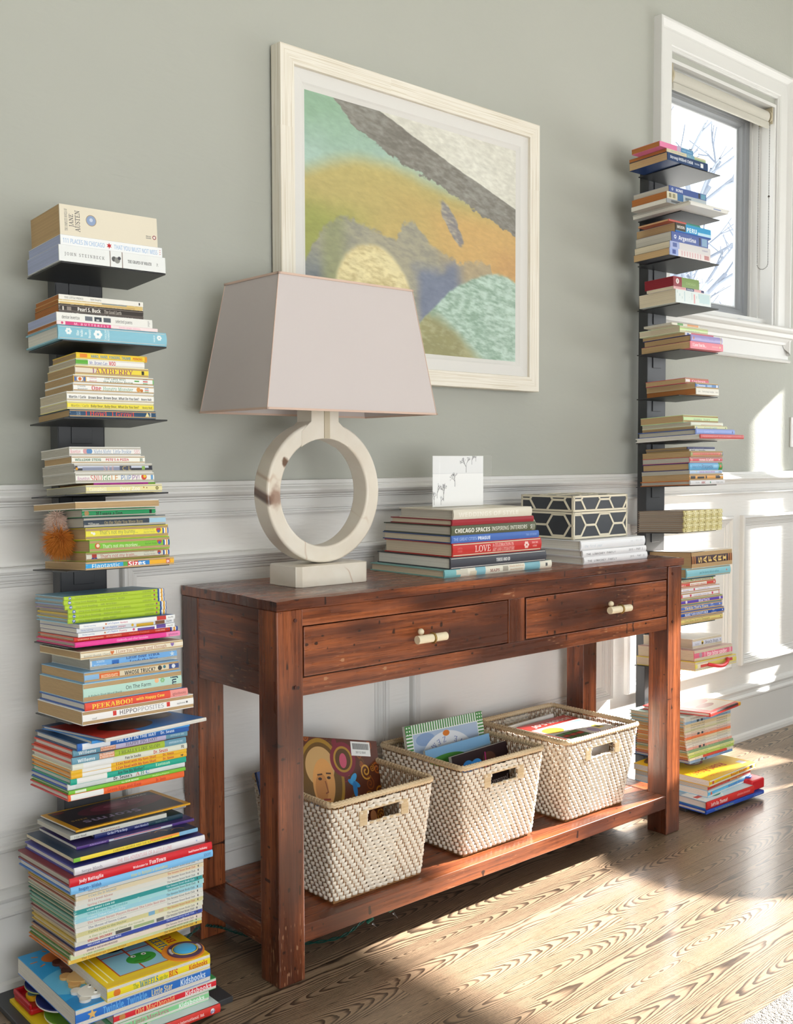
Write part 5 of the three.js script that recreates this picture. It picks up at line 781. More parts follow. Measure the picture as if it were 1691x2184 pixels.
   return ['h', 'thin lime green hardback, number ' + ['two', 'nine', 'fifteen', 'three', 'fourteen', 'seven'][i], '#b6d336', ['#8ab8d0', '#7fb2cc', '#8a7ab0', '#e2c23c', '#d9bb34', '#8cc0dc'][i], 'g', [[0.055, 0.5, 0.38, '#3a56a8'], [n, 0.042, 0.068, 0.5, 0.5, '#fff', 'b'], ['Very First Reading', 0.10, 0.315, 0.5, 0.5, '#7f8f3a', 'n'], [tt, 0.345, 0.345 + 0.0145 * tt.length, 0.5, 0.48, '#7a8a3a', 'n'], ['USBORNE', 0.77, 0.865, 0.5, 0.5, '#7f8f3a', 'n'], ...balloon(0.895, 0.42), ...stripeEnd(0.93)]]; }),
 ...['Numbers', 'Languages', 'Poetry'].map((s, i) => ['p', 'thin white paperback about ' + ['numbers', 'languages', 'poetry'][i], '#f1f2f2', ['#2f62b0', '#4a3a86', '#43357c'][i], 'w', [['Disney Learning', 0.04, 0.16, 0.5, 0.42, '#7a8fb8', 'n'], ["Let's Explore", 0.28, 0.40, 0.45, 0.5, '#4a5fb0', 'n'], [s, 0.41, 0.49, 0.5, 0.5, '#c8506a', 'n'], [0.265, 0.5, 0.2, '#d0784a'], [0.80, 0, 0.90, 0.9, ['#c83a34', '#8a5a3a', '#6a4aa0'][i]], [0.6, 0.35, 0.78, 1, ['#f1f2f2', '#e8b82c', '#6a4aa0'][i]], [0.56, 0.5, 0.3, ['#f1f2f2', '#e8b82c', '#d8608a'][i]], ['Disney PRESS', 0.92, 0.98, 0.5, 0.4, '#4a4a4a', 'n']]]),
 ['h', 'thin red hardback', '#d93a2c', '#d9542c', 'c', [['USBORNE BEGINNERS', 0.03, 0.27, 0.55, 0.5, '#f0c9a0', 'b'], ['VOLCANOES', 0.295, 0.44, 0.5, 0.6, '#f2b48a', 'b'], ['Stephanie Turnbull', 0.51, 0.71, 0.5, 0.5, '#f0a878', 's'], ['USBORNE', 0.77, 0.87, 0.5, 0.5, '#f6d9c8', 'n'], ...balloon(0.895, 0.42), ...stripeEnd(0.92)]],
 ['h', 'thin bright pink hardback', '#ee3f9a', '#e0307f', 'g', [['Cinderella and other fairytales', 0.38, 0.68, 0.5, 0.55, '#fbd0e4', 's'], [0.86, 0, 1, 1, '#f48cc0'], ['igloobooks', 0.88, 0.98, 0.5, 0.5, '#7a3a5a', 'n']]]],
L6: [
 ['b', 'cream padded board book with brown lettering', '#ece3cc', '#e3d8ba', 't', [['Rossetti-Shustak / Church', 0.03, 0.28, 0.62, 0.36, '#8a8a80', 's'], ['I Love You Through and Through', 0.33, 0.83, 0.5, 0.52, '#9c5236', 's'], ['\u2665', 0.275, 0.315, 0.5, 0.7, '#d8763c', 'b'], ['\u2665', 0.87, 0.91, 0.42, 0.7, '#8a6fb4', 'b'], [0.925, 0.3, 0.98, 0.75, '#f2e9d6']]],
 ['b', 'sky blue board book with truck', '#7db8ee', '#cfd6da', 'g', [['Schertle', 0.07, 0.16, 0.35, 0.28, '#dcecf8', 's'], ['McElmurry', 0.04, 0.18, 0.68, 0.28, '#dcecf8', 's'], ['Little Blue Truck', 0.40, 0.79, 0.3, 0.42, '#1f3f8a', 'S'], ['Leads the Way', 0.44, 0.77, 0.72, 0.42, '#1f3f8a', 'S'], [0.24, 0.4, 0.32, 0.75, '#2f6fc0'], [0.255, 0.8, 0.12, '#24344a'], [0.305, 0.8, 0.12, '#24344a'], ['\u2605', 0.91, 0.97, 0.5, 0.6, '#d6e8f6', 'b'], [0, 0, 0.02, 1, '#e6eaec']], { wear: 1 }],
 ['b', 'beige board book with orange block', '#dfd2b4', '#7fb0d8', 't', [[0, 0, 0.15, 1, '#8ab8e0'], [0.15, 0, 0.36, 1, '#df6b2c'], ['BUZZEO/DATZ', 0.17, 0.34, 0.55, 0.42, '#f2d8b4', 'b'], ['WHOSE TRUCK?', 0.41, 0.74, 0.5, 0.52, '#2a2a28', 'b'], [0.79, 0.5, 0.22, '#3a3a38'], [0.84, 0.45, 0.15, '#3f7a8a'], [0.89, 0, 1, 1, '#3a4f8a'], [0.94, 0.5, 0.2, '#dfe4ee']]],
 ['b', 'thick mint green board book', '#b9ded0', '#9fc8dc', 't', [["A Baby's First Word Book -", 0.045, 0.395, 0.7, 0.2, '#3f5a50', 'n'], ['On The Farm', 0.415, 0.675, 0.5, 0.28, '#24302c', 'n'], [0.735, 0.38, 0.13, '#f0b98a'], ['\u273f', 0.77, 0.82, 0.4, 0.3, '#8ac08a', 'b'], ['mjf', 0.875, 0.945, 0.45, 0.72, '#24384a', 'b', 'u']]],
 ['h', 'red hardback with blue board and yellow lettering', '#e8503c', '#2456a8', 'w', [['PEEKABOO!', 0.06, 0.45, 0.5, 0.85, '#f7d94a', 'S'], ['with Happy Cow', 0.48, 0.76, 0.45, 0.5, '#f7d94a', 'b'], [0.82, 0, 1, 1, '#ef9a94'], ['igloobooks', 0.84, 0.98, 0.5, 0.45, '#7a3a3a', 'n']]],
 ['b', 'thick white board book with grey lettering', '#f3f2ef', '#f0efec', 't', [['roof', 0.08, 0.12, 0.6, 0.18, '#555', 'n'], [0.26, 0.3, 0.29, 0.62, '#d8352c'], ['HIPPO', 0.315, 0.475, 0.46, 0.4, '#2c2430', 'n'], ['PPOSITES', 0.475, 0.72, 0.46, 0.4, '#9a9a9e', 'n'], [0.745, 0.3, 0.775, 0.62, '#d8352c'], ['appleseed', 0.84, 0.92, 0.5, 0.14, '#444', 'n'], [0.935, 0.5, 0.07, '#444']]]],
L7: [
 ['h', 'blue picture book with brown faces', '#2f7fce', '#2f7fce', 'w', [], { pagesFront: true, yaw: 0.13, top: 'faces' }],
 ['m', 'thin light blue booklet', '#3f9ae0', '#3f9ae0', 'w', []],
 ['h', 'dark blue hardback with white-blocked spine', '#1f62b4', '#1f4a78', 'w', [[0.04, 0.1, 0.28, 0.95, '#eef0f2'], ['THE CAT IN THE HAT', 0.33, 0.69, 0.5, 0.55, '#e6eef6', 'b'], ['Dr. Seuss', 0.73, 0.86, 0.5, 0.55, '#e6eef6', 'b']]],
 ['h', 'grey-blue and orange hardback with lilac panel', '#6fa3b8', '#d2492c', 'w', [['Willems', 0.045, 0.19, 0.55, 0.66, '#f0f4f4', 'b'], [0.225, 0.08, 0.355, 0.92, '#ee9a6a'], ['An ELEPHANT', 0.23, 0.35, 0.3, 0.36, '#fbe6d8', 'b'], ['& PIGGIE Book', 0.23, 0.35, 0.68, 0.36, '#fbe6d8', 'b'], [0.355, 0, 0.80, 1, '#cfc6e2'], ['HAPPY PIG DAY!', 0.44, 0.72, 0.5, 0.6, '#4a4460', 's'], ['HYPERION BBC', 0.84, 0.97, 0.5, 0.4, '#cfe0e8', 's']]],
 ['h', 'grey-blue and orange hardback with lime panel', '#6fa3b8', '#d2492c', 'w', [['Willems', 0.045, 0.19, 0.55, 0.66, '#f0f4f4', 'b'], [0.225, 0.08, 0.355, 0.92, '#ee9a6a'], ['An ELEPHANT', 0.23, 0.35, 0.3, 0.36, '#fbe6d8', 'b'], ['& PIGGIE Book', 0.23, 0.35, 0.68, 0.36, '#fbe6d8', 'b'], [0.355, 0, 0.80, 1, '#b4cc3c'], ['I REALLY LIKE SLOP!', 0.39, 0.76, 0.5, 0.6, '#3f4a24', 's'], ['HYPERION BBC', 0.84, 0.97, 0.5, 0.4, '#cfe0e8', 's']]],
 ['h', 'cream hardback with red lettering', '#e9ead8', '#e6e3c8', 'w', [[0.09, 0.08, 0.34, 0.95, '#f1f1ee'], ['Fox in Socks', 0.44, 0.58, 0.5, 0.62, '#2a2a2a', 'b'], ['Dr. Seuss', 0.69, 0.82, 0.5, 0.72, '#c8342c', 'b'], ['20', 0.94, 0.97, 0.5, 0.5, '#333', 'b', 'u']]],
 ['h', 'upper of two thin golden yellow hardbacks', '#f2bf2c', '#e79a24', 'c', [[0.09, 0.08, 0.33, 0.95, '#f1f1ee'], ['I Can Read with My Eyes Shut!', 0.37, 0.72, 0.5, 0.66, '#b8342c', 'b'], ['Dr. Seuss', 0.78, 0.88, 0.5, 0.66, '#b8342c', 'b']]],
 ['h', 'lower of two thin golden yellow hardbacks', '#f2b92c', '#e79a24', 'c', [[0.09, 0.08, 0.33, 0.95, '#f1f1ee'], ['I Can Read with My Eyes Shut!', 0.37, 0.72, 0.5, 0.66, '#b8342c', 'b'], ['Dr. Seuss', 0.78, 0.88, 0.5, 0.66, '#b8342c', 'b'], ['4', 0.94, 0.97, 0.5, 0.5, '#333', 'b', 'u']]],
 ['h', 'teal hardback with dark lettering', '#1fae94', '#1f9a80', 'w', [[0.05, 0.08, 0.30, 0.95, '#f1f1ee'], ['Are You My Mother?', 0.39, 0.62, 0.5, 0.62, '#17302c', 'b'], ['Eastman', 0.72, 0.85, 0.45, 0.66, '#c9ecc0', 'S']]],
 ['h', 'white hardback with coloured capitals', '#f0f0f2', '#2456b8', 'w', [[0.06, 0.08, 0.31, 0.95, '#e8e8ea'], ["Dr. Seuss's", 0.37, 0.53, 0.5, 0.7, '#1f1f22', 'b'], ['A', 0.56, 0.595, 0.5, 0.85, '#d8503c', 's'], ['B', 0.60, 0.635, 0.5, 0.85, '#3f9a6a', 's'], ['C', 0.645, 0.68, 0.5, 0.85, '#3f74c0', 's']]],
 ['h', 'thin bright green hardback', '#7fc83a', '#5aa02c', 'w', [['The', 0.43, 0.46, 0.5, 0.5, '#e8f6d8', 'b'], ['EAR BOOK', 0.465, 0.58, 0.5, 0.62, '#f4fae8', 'b'], ['Perkins/Payne', 0.70, 0.85, 0.5, 0.55, '#e2f0c8', 's'], [0.05, 0.2, 0.14, 0.9, '#e6f0d8']]],
 ['h', 'bright orange hardback with red boards', '#f2692c', '#c8262c', 'w', [[0.02, 0.08, 0.29, 0.95, '#f1f1ee'], ['Green Eggs and Ham', 0.32, 0.61, 0.5, 0.62, '#c8281c', 'S'], ['Dr. Seuss', 0.74, 0.83, 0.5, 0.62, '#c8281c', 'b']]]],
L9: [
 ['m', 'grey early reader', '#d6d6cc', '#b9bcb8', 'g', [['I Can Read!', 0.04, 0.16, 0.5, 0.6, '#333', 'n'], ['Curious', 0.3, 0.5, 0.5, 0.6, '#8a3a3a', 'n']]],
 ['h', 'navy bedtime hardback with tiger', '#1f2a6a', '#241f3a', 'w', [['Go the F**k to Sleep', 0.14, 0.36, 0.5, 0.62, '#e6e8f4', 'S'], ['Adam Mansbach', 0.44, 0.60, 0.5, 0.55, '#e6e8f4', 's'], ['Ricardo Cort\u00e9s', 0.68, 0.82, 0.5, 0.55, '#e6e8f4', 's'], [0.6, 0, 1, 1, 'rgba(31,74,58,0.6)']], { top: 'tiger' }],
 ['m', 'thin purple and red picture book', '#5a3a8a', '#4a3a7c', 'w', [['Alexander', 0.1, 0.24, 0.5, 0.6, '#d8c8ec', 's'], [0.26, 0.2, 0.8, 0.9, '#d9dfe6'], [0.3, 0.3, 0.7, 0.5, '#c8404a']]],
 ['m', 'thin yellow picture book with navy cover', '#f0d83c', '#17304c', 'c', [[0, 0, 0.05, 1, '#7fc03a'], ['CURIOUS GEORGE AND THE ICE CREAM SURPRISE', 0.30, 0.78, 0.5, 0.6, '#8a6a1c', 'n'], [0.84, 0, 1, 1, '#7fb4d6'], [0.6, 0, 0.84, 0.5, '#f0943c']], { top: 'navygold' }],
 ['m', 'thin dark blue picture book with red back', '#1f4a8a', '#a8242c', 'w', []],
 ['h', 'white hardback with indigo plaid cover', '#e9e9ec', '#4a4a9c', 'w', [['Serge Bloch', 0.05, 0.2, 0.6, 0.5, '#7a7a8a', 's'], ['THE BIG ADVENTURE OF A LITTLE LINE', 0.31, 0.73, 0.5, 0.62, '#d8a8ac', 'n'], [0.93, 0.5, 0.12, '#a9b4d8']]],
 ['h', 'red hardback with bold white lettering', '#d8202c', '#7a2028', 'g', [['Jody Battaglia', 0.06, 0.22, 0.5, 0.56, '#ffffff', 'S'], ['Welcome to', 0.42, 0.525, 0.55, 0.42, '#ffffff', 'S'], ['FunTown', 0.535, 0.655, 0.5, 0.64, '#ffffff', 'S'], ['Small Potatoes Publishing', 0.82, 0.96, 0.5, 0.36, '#ffffff', 'S']]],
 ['h', 'light blue hardback with yellow lettering', '#7fc0f0', '#2a6fc0', 'w', [['Reagan \u2022 Wildish', 0.05, 0.2, 0.5, 0.6, '#1f4f94', 'b'], ['How to Babysit a Grandma', 0.4, 0.66, 0.5, 0.62, '#e6d48a', 'n'], ['KNOPF', 0.93, 0.985, 0.5, 0.5, '#1f4f94', 's']]],
 ...[['ABC Toy Chest', '#e3e3dc', '#b9904a', '#5a6080'], ['I Can Do It Myself', '#e9d9b4', '#c9a83c', '#8aa0b8'], ['If I Lived Alone', '#e4e2d8', '#a8543c', '#a8544a'], ['Spring Cleaning', '#dfe3dc', '#cfc8b0', '#b8544a'], ['LOOK WHAT I CAN DO', '#2f9a9a', '#1f6a52', '#e2f2ee'], ["When I'm as Big as Freddie", '#a8dce0', '#2a7a6a', '#5aa0b0'], ['Grover Takes Care of Baby', '#9fd4e2', '#7fb09a', '#e2f2f4'], ['The Sesame Street Players Present The Little Red Hen', '#e0dfd6', '#5aa080', '#b85a5a'], ['The House of Seven Colors', '#e4e2da', '#8a3a40', '#3f4a6a'], ['Farley Goes to the Doctor', '#d9d29a', '#c2b0a0', '#6a7a4a'], ['A Day in the Life of Oscar the Grouch', '#e6e2cc', '#c8a83c', '#8a9a6a'], ['SPECIAL DELIVERY', '#e2dfd4', '#cfae4a', '#c2443c'], ['WELCOME HOME, BIG BIRD', '#3a4fa8', '#2c2f5c', '#e6e8f4'], ["ERNIE'S NEIGHBORHOOD", '#e8d9cc', '#c89a78', '#6a5a58'], ['I Like School', '#dfe6b4', '#5a8a4a', '#8a9a70'], ["The Twiddlebugs' Dream House", '#f0c24a', '#d87a24', '#7a5a24']].map(([s, sp, co, tx], i) =>
  ['h', 'thin ' + ['white', 'straw', 'ivory', 'greyish white', 'teal', 'aqua', 'pale blue', 'light grey', 'off-white', 'mustard', 'cream', 'grey-white', 'royal blue', 'pinkish beige', 'pale green', 'orange'][i] + ' picture book', sp, co, i % 3 ? 'c' : 'g', [[s, 0.09, 0.09 + 0.0115 * s.length, 0.5, 0.52, tx, s === s.toUpperCase() ? 'b' : 's'], ['The Sesame Street Book Club', 0.70, 0.93, 0.5, 0.52, i === 1 || i === 9 ? '#c8604a' : i === 12 || i === 4 ? '#dfe6f4' : '#3a3a3a', 's'], ['\u25d6', 0.95, 0.965, 0.5, 0.5, '#3a3a3a', 'b'], ...(i === 11 ? [[0.3, 0.1, 0.42, 0.9, '#5a5a5a'], [0.44, 0.2, 0.6, 0.8, '#a8bc8a'], [0.62, 0.1, 0.68, 0.9, '#6a6a6a']] : []), ...(i === 9 ? [[0.55, 0.1, 0.6, 0.9, '#7fb0d0'], [0.63, 0.2, 0.67, 0.8, '#d8b894']] : [])], { flat: true, wear: 1 }])],
R0: [
 ['p', 'paperback with pink and blue spine', '#8aa8c0', '#d9709a', 'o', [[0, 0, 0.5, 1, '#e07fa8'], [0.5, 0, 0.62, 1, '#b9a8c4'], [0.62, 0.2, 0.98, 0.9, '#4f86b4'], ['HERE COMES', 0.65, 0.95, 0.55, 0.4, '#9cc8e0', 'b']]],
 ['p', 'beige paperback with teal lettering', '#cfc6a8', '#3a4048', 'o', [[0.5, 0, 0.7, 1, '#6fa0b8'], [0.7, 0.5, 1, 1, '#9cb48a'], ['WHAT NOW?', 0.1, 0.44, 0.5, 0.45, '#8aa0a0', 'n'], ['Be a', 0.52, 0.6, 0.5, 0.4, '#e0d8c0', 'n']]],
 ['p', 'navy paperback with white lettering', '#26406a', '#1f3a6c', 't', [['Strong-Willed Child', 0.06, 0.62, 0.5, 0.5, '#eef0f4', 'S'], ['The New Dobson', 0.66, 0.78, 0.5, 0.3, '#dfe4ec', 'S'], [0.81, 0.25, 0.88, 0.8, '#e6e8ea']]]],
R1: [
 ['p', 'blue travel guide with white compass', '#4a5f9c', '#43578f', 'g', [[0.08, 0.5, 0.22, '#e6eaf2'], [0.08, 0.5, 0.12, '#4a5f9c'], ['ROME', 0.17, 0.36, 0.5, 0.6, '#f0f2f6', 'b'], [0.78, 0.1, 0.83, 0.9, '#3a4048'], [0.85, 0.1, 0.98, 0.9, '#6aa0b8']]],
 ['p', 'cream and blue paperback', '#d9d4bc', '#b0622c', 'o', [[0.25, 0, 0.4, 1, '#4a78a8'], [0.4, 0, 1, 1, '#b8c2c8'], [0.04, 0.2, 0.1, 0.8, '#8a8468'], [0.13, 0.2, 0.2, 0.8, '#9a9478'], [0.45, 0.3, 0.6, 0.7, '#6a7a86']]],
 ['p', 'grey guidebook', '#a3a7ac', '#bdb9b0', 'w', [[0.1, 0.25, 0.3, 0.75, '#63696f'], [0.38, 0.1, 0.98, 0.8, '#d9d9d6'], ['6', 0.9, 0.96, 0.5, 0.5, '#5a6f8a', 'b']]],
 ['m', 'wide thin white magazine', '#dcdad2', '#d6d4cc', 'g', [[0.5, 0.1, 1, 0.9, '#e9e7e0']]],
 ['m', 'wide thin grey-white magazine', '#e3e1dc', '#dedcd6', 'w', [[0.6, 0.3, 0.8, 0.7, '#8f98b8']]]],
R2: [
 ['p', 'thin red and green paperback', '#c2564a', '#b8604c', 't', [[0.55, 0, 1, 1, '#2f8a78']]],
 ['p', 'thick travel guide with sky blue spine', '#3fa0d4', '#2f5fa8', 't', [[0, 0, 0.28, 0.8, '#4a443e'], ['MOON', 0.04, 0.25, 0.4, 0.42, '#f0f0ec', 'b'], ['PERU', 0.30, 0.60, 0.5, 0.62, '#eaf6fb', 'b'], [0.62, 0.55, 1, 0.9, '#bfe2f2'], [0, 0.85, 1, 1, '#2456a8']]],
 ['p', 'slate blue travel guide with compass', '#5a6ba8', '#4a5a94', 'g', [[0.09, 0.5, 0.2, '#e6eaf4'], [0.09, 0.5, 0.1, '#5a6ba8'], ['Argentina', 0.18, 0.66, 0.5, 0.58, '#f0f2f8', 'b'], [0.74, 0.1, 0.79, 0.9, '#39415c'], [0.82, 0.1, 0.97, 0.9, '#8fb0cc']]],
 ['p', 'white guide with lilac corner', '#d9d6d6', '#3a3a40', 'c', [[0, 0, 0.22, 1, '#a9b4dc'], [0.06, 0.2, 0.16, 0.8, '#5f6fa8'], ['TURKEY', 0.78, 0.93, 0.5, 0.3, '#5a4a8a', 's']]],
 ['p', 'white guide with pink stripes', '#e6dedd', '#34343a', 't', [[0, 0, 0.2, 1, '#9fb0e0'], [0.06, 0.2, 0.14, 0.8, '#4a5aa0'], ...[...Array(8).keys()].map(k => [0.28 + k * 0.065, 0.15, 0.30 + k * 0.065, 0.85, '#d8aab0']), [0.84, 0.2, 0.96, 0.8, '#c8908f']]]],
R3: [
 ['p', 'red boxed guide with olive panel', '#93353f', '#93353f', 'r', [[0.32, 0, 1, 1, '#7f9a58'], [0.155, 0.45, 0.27, '#ece4e0'], ['8', 0.13, 0.18, 0.45, 0.4, '#7a3a42', 'S'], ['CHICAGO', 0.48, 0.86, 0.55, 0.34, '#a8c080', 'n']]],
 ['p', 'thin pink phrase book', '#dfb0b0', '#e2d8cc', 'c', [[0.4, 0, 0.66, 1, '#35456e'], ['ITALIAN', 0.43, 0.63, 0.5, 0.6, '#dfe2ea', 'b'], [0.9, 0.1, 1, 0.9, '#2f3a66'], ['Phrase Book', 0.06, 0.36, 0.5, 0.55, '#a84a58', 'n']]],
 ['p', 'thick pale map-printed paperback', '#dfe8e8', '#d6dcd8', 'c', [...[...Array(14).keys()].map(k => [0.03 + k * 0.068, 0.1 + (k % 3) * 0.2, 0.05 + k * 0.068, 0.3 + (k % 4) * 0.18, k % 2 ? '#b4ccd4' : '#c2d2d0']), [0.5, 0.2, 0.54, 0.9, '#e0aeb0'], [0.66, 0.1, 0.96, 0.8, '#c6dde0']]]],
R4: [
 ['m', 'slim stapled cream booklet', '#dcd9c6', '#d9d5c2', 'g', [[0.2, 0, 0.4, 1, '#6aa05a'], [0.55, 0, 0.95, 1, '#e0a068']]],
 ['b', 'pale green board book', '#d3e6ae', '#dce8c4', 'c', [[0, 0, 1, 0.45, '#bcd88a'], ['guess how much', 0.2, 0.7, 0.7, 0.3, '#7aa0a8', 's']]],
 ['p', 'thin pink and blue paperback', '#d86a80', '#dccfb4', 't', [[0, 0, 0.2, 1, '#e8e4ee'], [0.05, 0.2, 0.13, 0.8, '#6a7ab0']]],
 ['h', 'lilac hardback with cream end', '#a49ad0', '#3a2f66', 't', [['I love you, little one', 0.3, 0.75, 0.5, 0.4, '#8a80c0', 's'], [0.07, 0.5, 0.22, '#c88a80'], [0.94, 0, 0.96, 1, '#e0d48a']]],
 ['p', 'coral pink paperback with white lettering', '#e8808e', '#d84a5a', 't', [['I Love You So...', 0.07, 0.48, 0.45, 0.6, '#fbeef0', 'S'], [0.9, 0.5, 0.15, '#f0d0a0'], [0.65, 0.4, 0.85, 0.6, '#ee9aa4']]]],
R5: [
 ['b', 'red and white board book', '#d85a6c', '#c84a5c', 't', [[0, 0.1, 0.18, 0.9, '#f0e4e4'], ['Curious', 0.25, 0.85, 0.5, 0.5, '#f6d2d4', 'b']]],
 ['b', 'blue and white board book', '#4a7fbe', '#c8b894', 't', [['Cheyenne', 0.06, 0.42, 0.5, 0.55, '#e8eef8', 'b'], [0.5, 0.3, 0.7, 0.7, '#8fb4dc'], [0.9, 0.2, 0.97, 0.8, '#dfe6f0']]],
 ['p', 'white paperback with grey lettering', '#e3dfd2', '#b98a5a', 'o', [['The Very Hungry Caterpillar', 0.26, 0.78, 0.5, 0.34, '#6a6a64', 's'], ['Carle', 0.07, 0.18, 0.5, 0.34, '#8a8a80', 's'], ['Philomel', 0.85, 0.97, 0.5, 0.28, '#8a8a80', 's']]]],
R6: [
 ['b', 'light green board book with grey lettering', '#cbe3a6', '#cbe3a6', 't', [['\u2665 mommy hugs \u2665', 0.2, 0.84, 0.55, 0.42, '#8aa08a', 'm']]],
 ['b', 'cream board book with pale lettering', '#e6eadc', '#d9dccc', 'c', [[0.3, 0.6, 0.95, 0.85, '#d8bdb0']]],
 ['b', 'pale yellow board book with teal lettering', '#e8e6b4', '#dcd8a8', 't', [['Goodnight', 0.28, 0.68, 0.5, 0.5, '#7fb0b8', 's'], [0.05, 0.5, 0.25, '#8a9ad0'], [0.95, 0.5, 0.2, '#6a8a5a']]],
 ['h', 'periwinkle hardback', '#92a6e2', '#2a4a9c', 'g', [['Love You', 0.2, 0.45, 0.5, 0.5, '#b8c6f0', 's'], ['\u25d6', 0.92, 0.96, 0.5, 0.6, '#3a4a80', 'b']]],
 ['h', 'wide thin white hardback with red spine', '#cf5f5c', '#e6e2dc', 'w', [['GOODNIGHT A LULLABY', 0.05, 0.7, 0.5, 0.55, '#e48a88', 'n'], [0.95, 0.4, 0.25, '#c84a4a']]]],
R7: [
 ['p', 'thin navy paperback', '#3c3f6c', '#34365c', 't', [['we saw lavender', 0.2, 0.6, 0.5, 0.5, '#8a8fc0', 'n']]],
 ['p', 'thin white booklet', '#dedfe2', '#d9d9d6', 't', [['Red', 0.05, 0.2, 0.5, 0.6, '#3a3a3a', 'b'], ['Zoe & Jeffers', 0.36, 0.6, 0.5, 0.6, '#2a2a2a', 'b']]],
 ['b', 'terracotta board book with blue end', '#db7a64', '#b9a06a', 't', [[0, 0, 0.06, 1, '#a8b070'], ['I Love My Ruby', 0.28, 0.85, 0.5, 0.38, '#a84a3c', 's'], [0.93, 0, 1, 1, '#3f78a8'], [0.96, 0.5, 0.2, '#e8b85a']]],
 ['b', 'raspberry red board book with white lettering', '#d6505e', '#d6505e', 'g', [['romeo & juliet', 0.28, 0.72, 0.5, 0.56, '#fbeaec', 'b'], [0.9, 0.5, 0.14, '#f0d8da'], [0.06, 0.5, 0.25, '#e08a86']]],
 ['h', 'sky blue hardback with green end', '#6fb4e0', '#2f2f74', 't', [["Baby's First", 0.07, 0.34, 0.5, 0.4, '#2a5f9a', 'n'], ['Prayers', 0.35, 0.69, 0.5, 0.72, '#2f3f74', 's'], [0.72, 0.3, 0.84, 0.7, '#8fc8e8'], [0.88, 0, 1, 1, '#3f9a44'], [0.94, 0.5, 0.22, '#c8702c']]],
 ['b', 'light blue board book with pink lettering', '#b4cdea', '#b9b4a4', 'g', [['CHICKA CHICKA BOOM', 0.28, 0.76, 0.5, 0.5, '#b05a94', 'b'], [0.2, 0.4, 0.14, '#d8c87a'], [0.88, 0.3, 0.97, 0.7, '#8aa8d0']]],
 ['b', 'orange and black striped board book', '#e2a24a', '#c8a878', 't', [[0.02, 0.3, 0.16, 0.9, '#2c2620'], [0.22, 0.4, 0.42, 0.9, '#30281f'], [0.46, 0.3, 0.5, 0.9, '#2c2620'], [0.76, 0.3, 0.9, 0.95, '#2c2620'], [0.88, 0, 1, 0.4, '#dfe0e0']], { wear: 2 }],
 ['h', 'white hardback with flame-patterned boards', '#dcdcde', '#d8742a', 'g', [['Chicka', 0.14, 0.26, 0.5, 0.36, '#8a8a8a', 'n'], ['ABC', 0.31, 0.43, 0.5, 0.62, '#a8342c', 'b'], [0.57, 0.5, 0.2, '#3f8a6a'], ['Harper Collins', 0.74, 0.94, 0.5, 0.4, '#7a7a7a', 'n']]]],
R8: [...Array(11).keys()].map(i => ['h', 'thin gold-foil spined storybook', ['#d9cf8e', '#e2d9a4', '#d2c684'][i % 3], ['#a48a72', '#b59a80', '#96806c'][i % 3], 'g', [...Array(12).keys()].map(k => [0.02 + k * 0.083 + 0.02 * (i % 2), 0.15 + 0.1 * (k % 3), 0.06 + k * 0.083, 0.8, k % 2 ? '#f2ecc8' : '#9c8a48']), { flat: true }]),
R9: [
 ['b', 'thick board book with brown striped spine', '#c98048', '#e6dcc8', 't', [...[...Array(22).keys()].map(k => [k * 0.046, 0, k * 0.046 + 0.022, 1, k % 3 ? '#30241c' : '#5a3a26']), [0.1, 0.14, 0.9, 0.9, '#4a3236'], ...'SAFARI'.split('').map((c, k) => [c, 0.15 + k * 0.12, 0.25 + k * 0.12, 0.52, 0.42, '#e8c878', 'b', 'u'])], { top: 'safari' }],
 ['h', 'turquoise hardback', '#8cc9d6', '#8cc9d6', 't', [['pat the bunny deluxe edition', 0.28, 0.72, 0.5, 0.3, '#3f7a8a', 'n'], [0.9, 0.5, 0.1, '#d88a8a']]]],
R10: [
 ['b', 'board book with green and white spine', '#d8d6b8', '#cfcbb4', 't', [["WHERE'S MY LITTLE MONSTER", 0.1, 0.9, 0.55, 0.42, '#5a5a44', 'b'], [0.35, 0.4, 0.3, '#7fae4a'], [0.95, 0.4, 0.4, '#8ab84a']], { wear: 1 }],
 ['b', 'red board book with white title strip', '#d84a44', '#c8403c', 't', [[0.3, 0.2, 0.75, 0.9, '#f0ece4'], ["Where is Baby's Mommy?", 0.32, 0.73, 0.55, 0.4, '#c85a54', 'b'], ['HILL', 0.06, 0.2, 0.6, 0.45, '#f4d4d0', 'b'], ['\u25cf', 0.94, 0.97, 0.5, 0.5, '#f0dada', 'b']]],
 ['b', 'white board book with one red heart', '#e9e6ee', '#e2dfe6', 't', [['Rossetti', 0.08, 0.22, 0.55, 0.4, '#a89ab0', 'n'], ['\u2665', 0.33, 0.38, 0.5, 0.6, '#d04a6a', 'b'], ['This Is Love You', 0.44, 0.74, 0.5, 0.42, '#a9a0c0', 's']]],
 ['b', 'white board book with two red hearts', '#e8e3ea', '#dcd6de', 't', [[0, 0, 0.07, 1, '#d8506a'], ['\u2665', 0.24, 0.29, 0.5, 0.6, '#d04a6a', 'b'], ['Good Night, I Love You', 0.34, 0.72, 0.5, 0.45, '#a0a0b8', 's'], ['\u2665', 0.78, 0.83, 0.5, 0.6, '#d04a6a', 'b'], [0.965, 0.2, 0.98, 0.9, '#c84a5a']]],
 ['b', 'violet board book with white lettering', '#5f46b0', '#5a9a4a', 't', [["Mine! You're", 0.42, 0.68, 0.5, 0.6, '#f0ecf8', 'b'], [0.14, 0.5, 0.28, '#e6e0f4'], [0.93, 0.5, 0.25, '#d8d0f0']]],
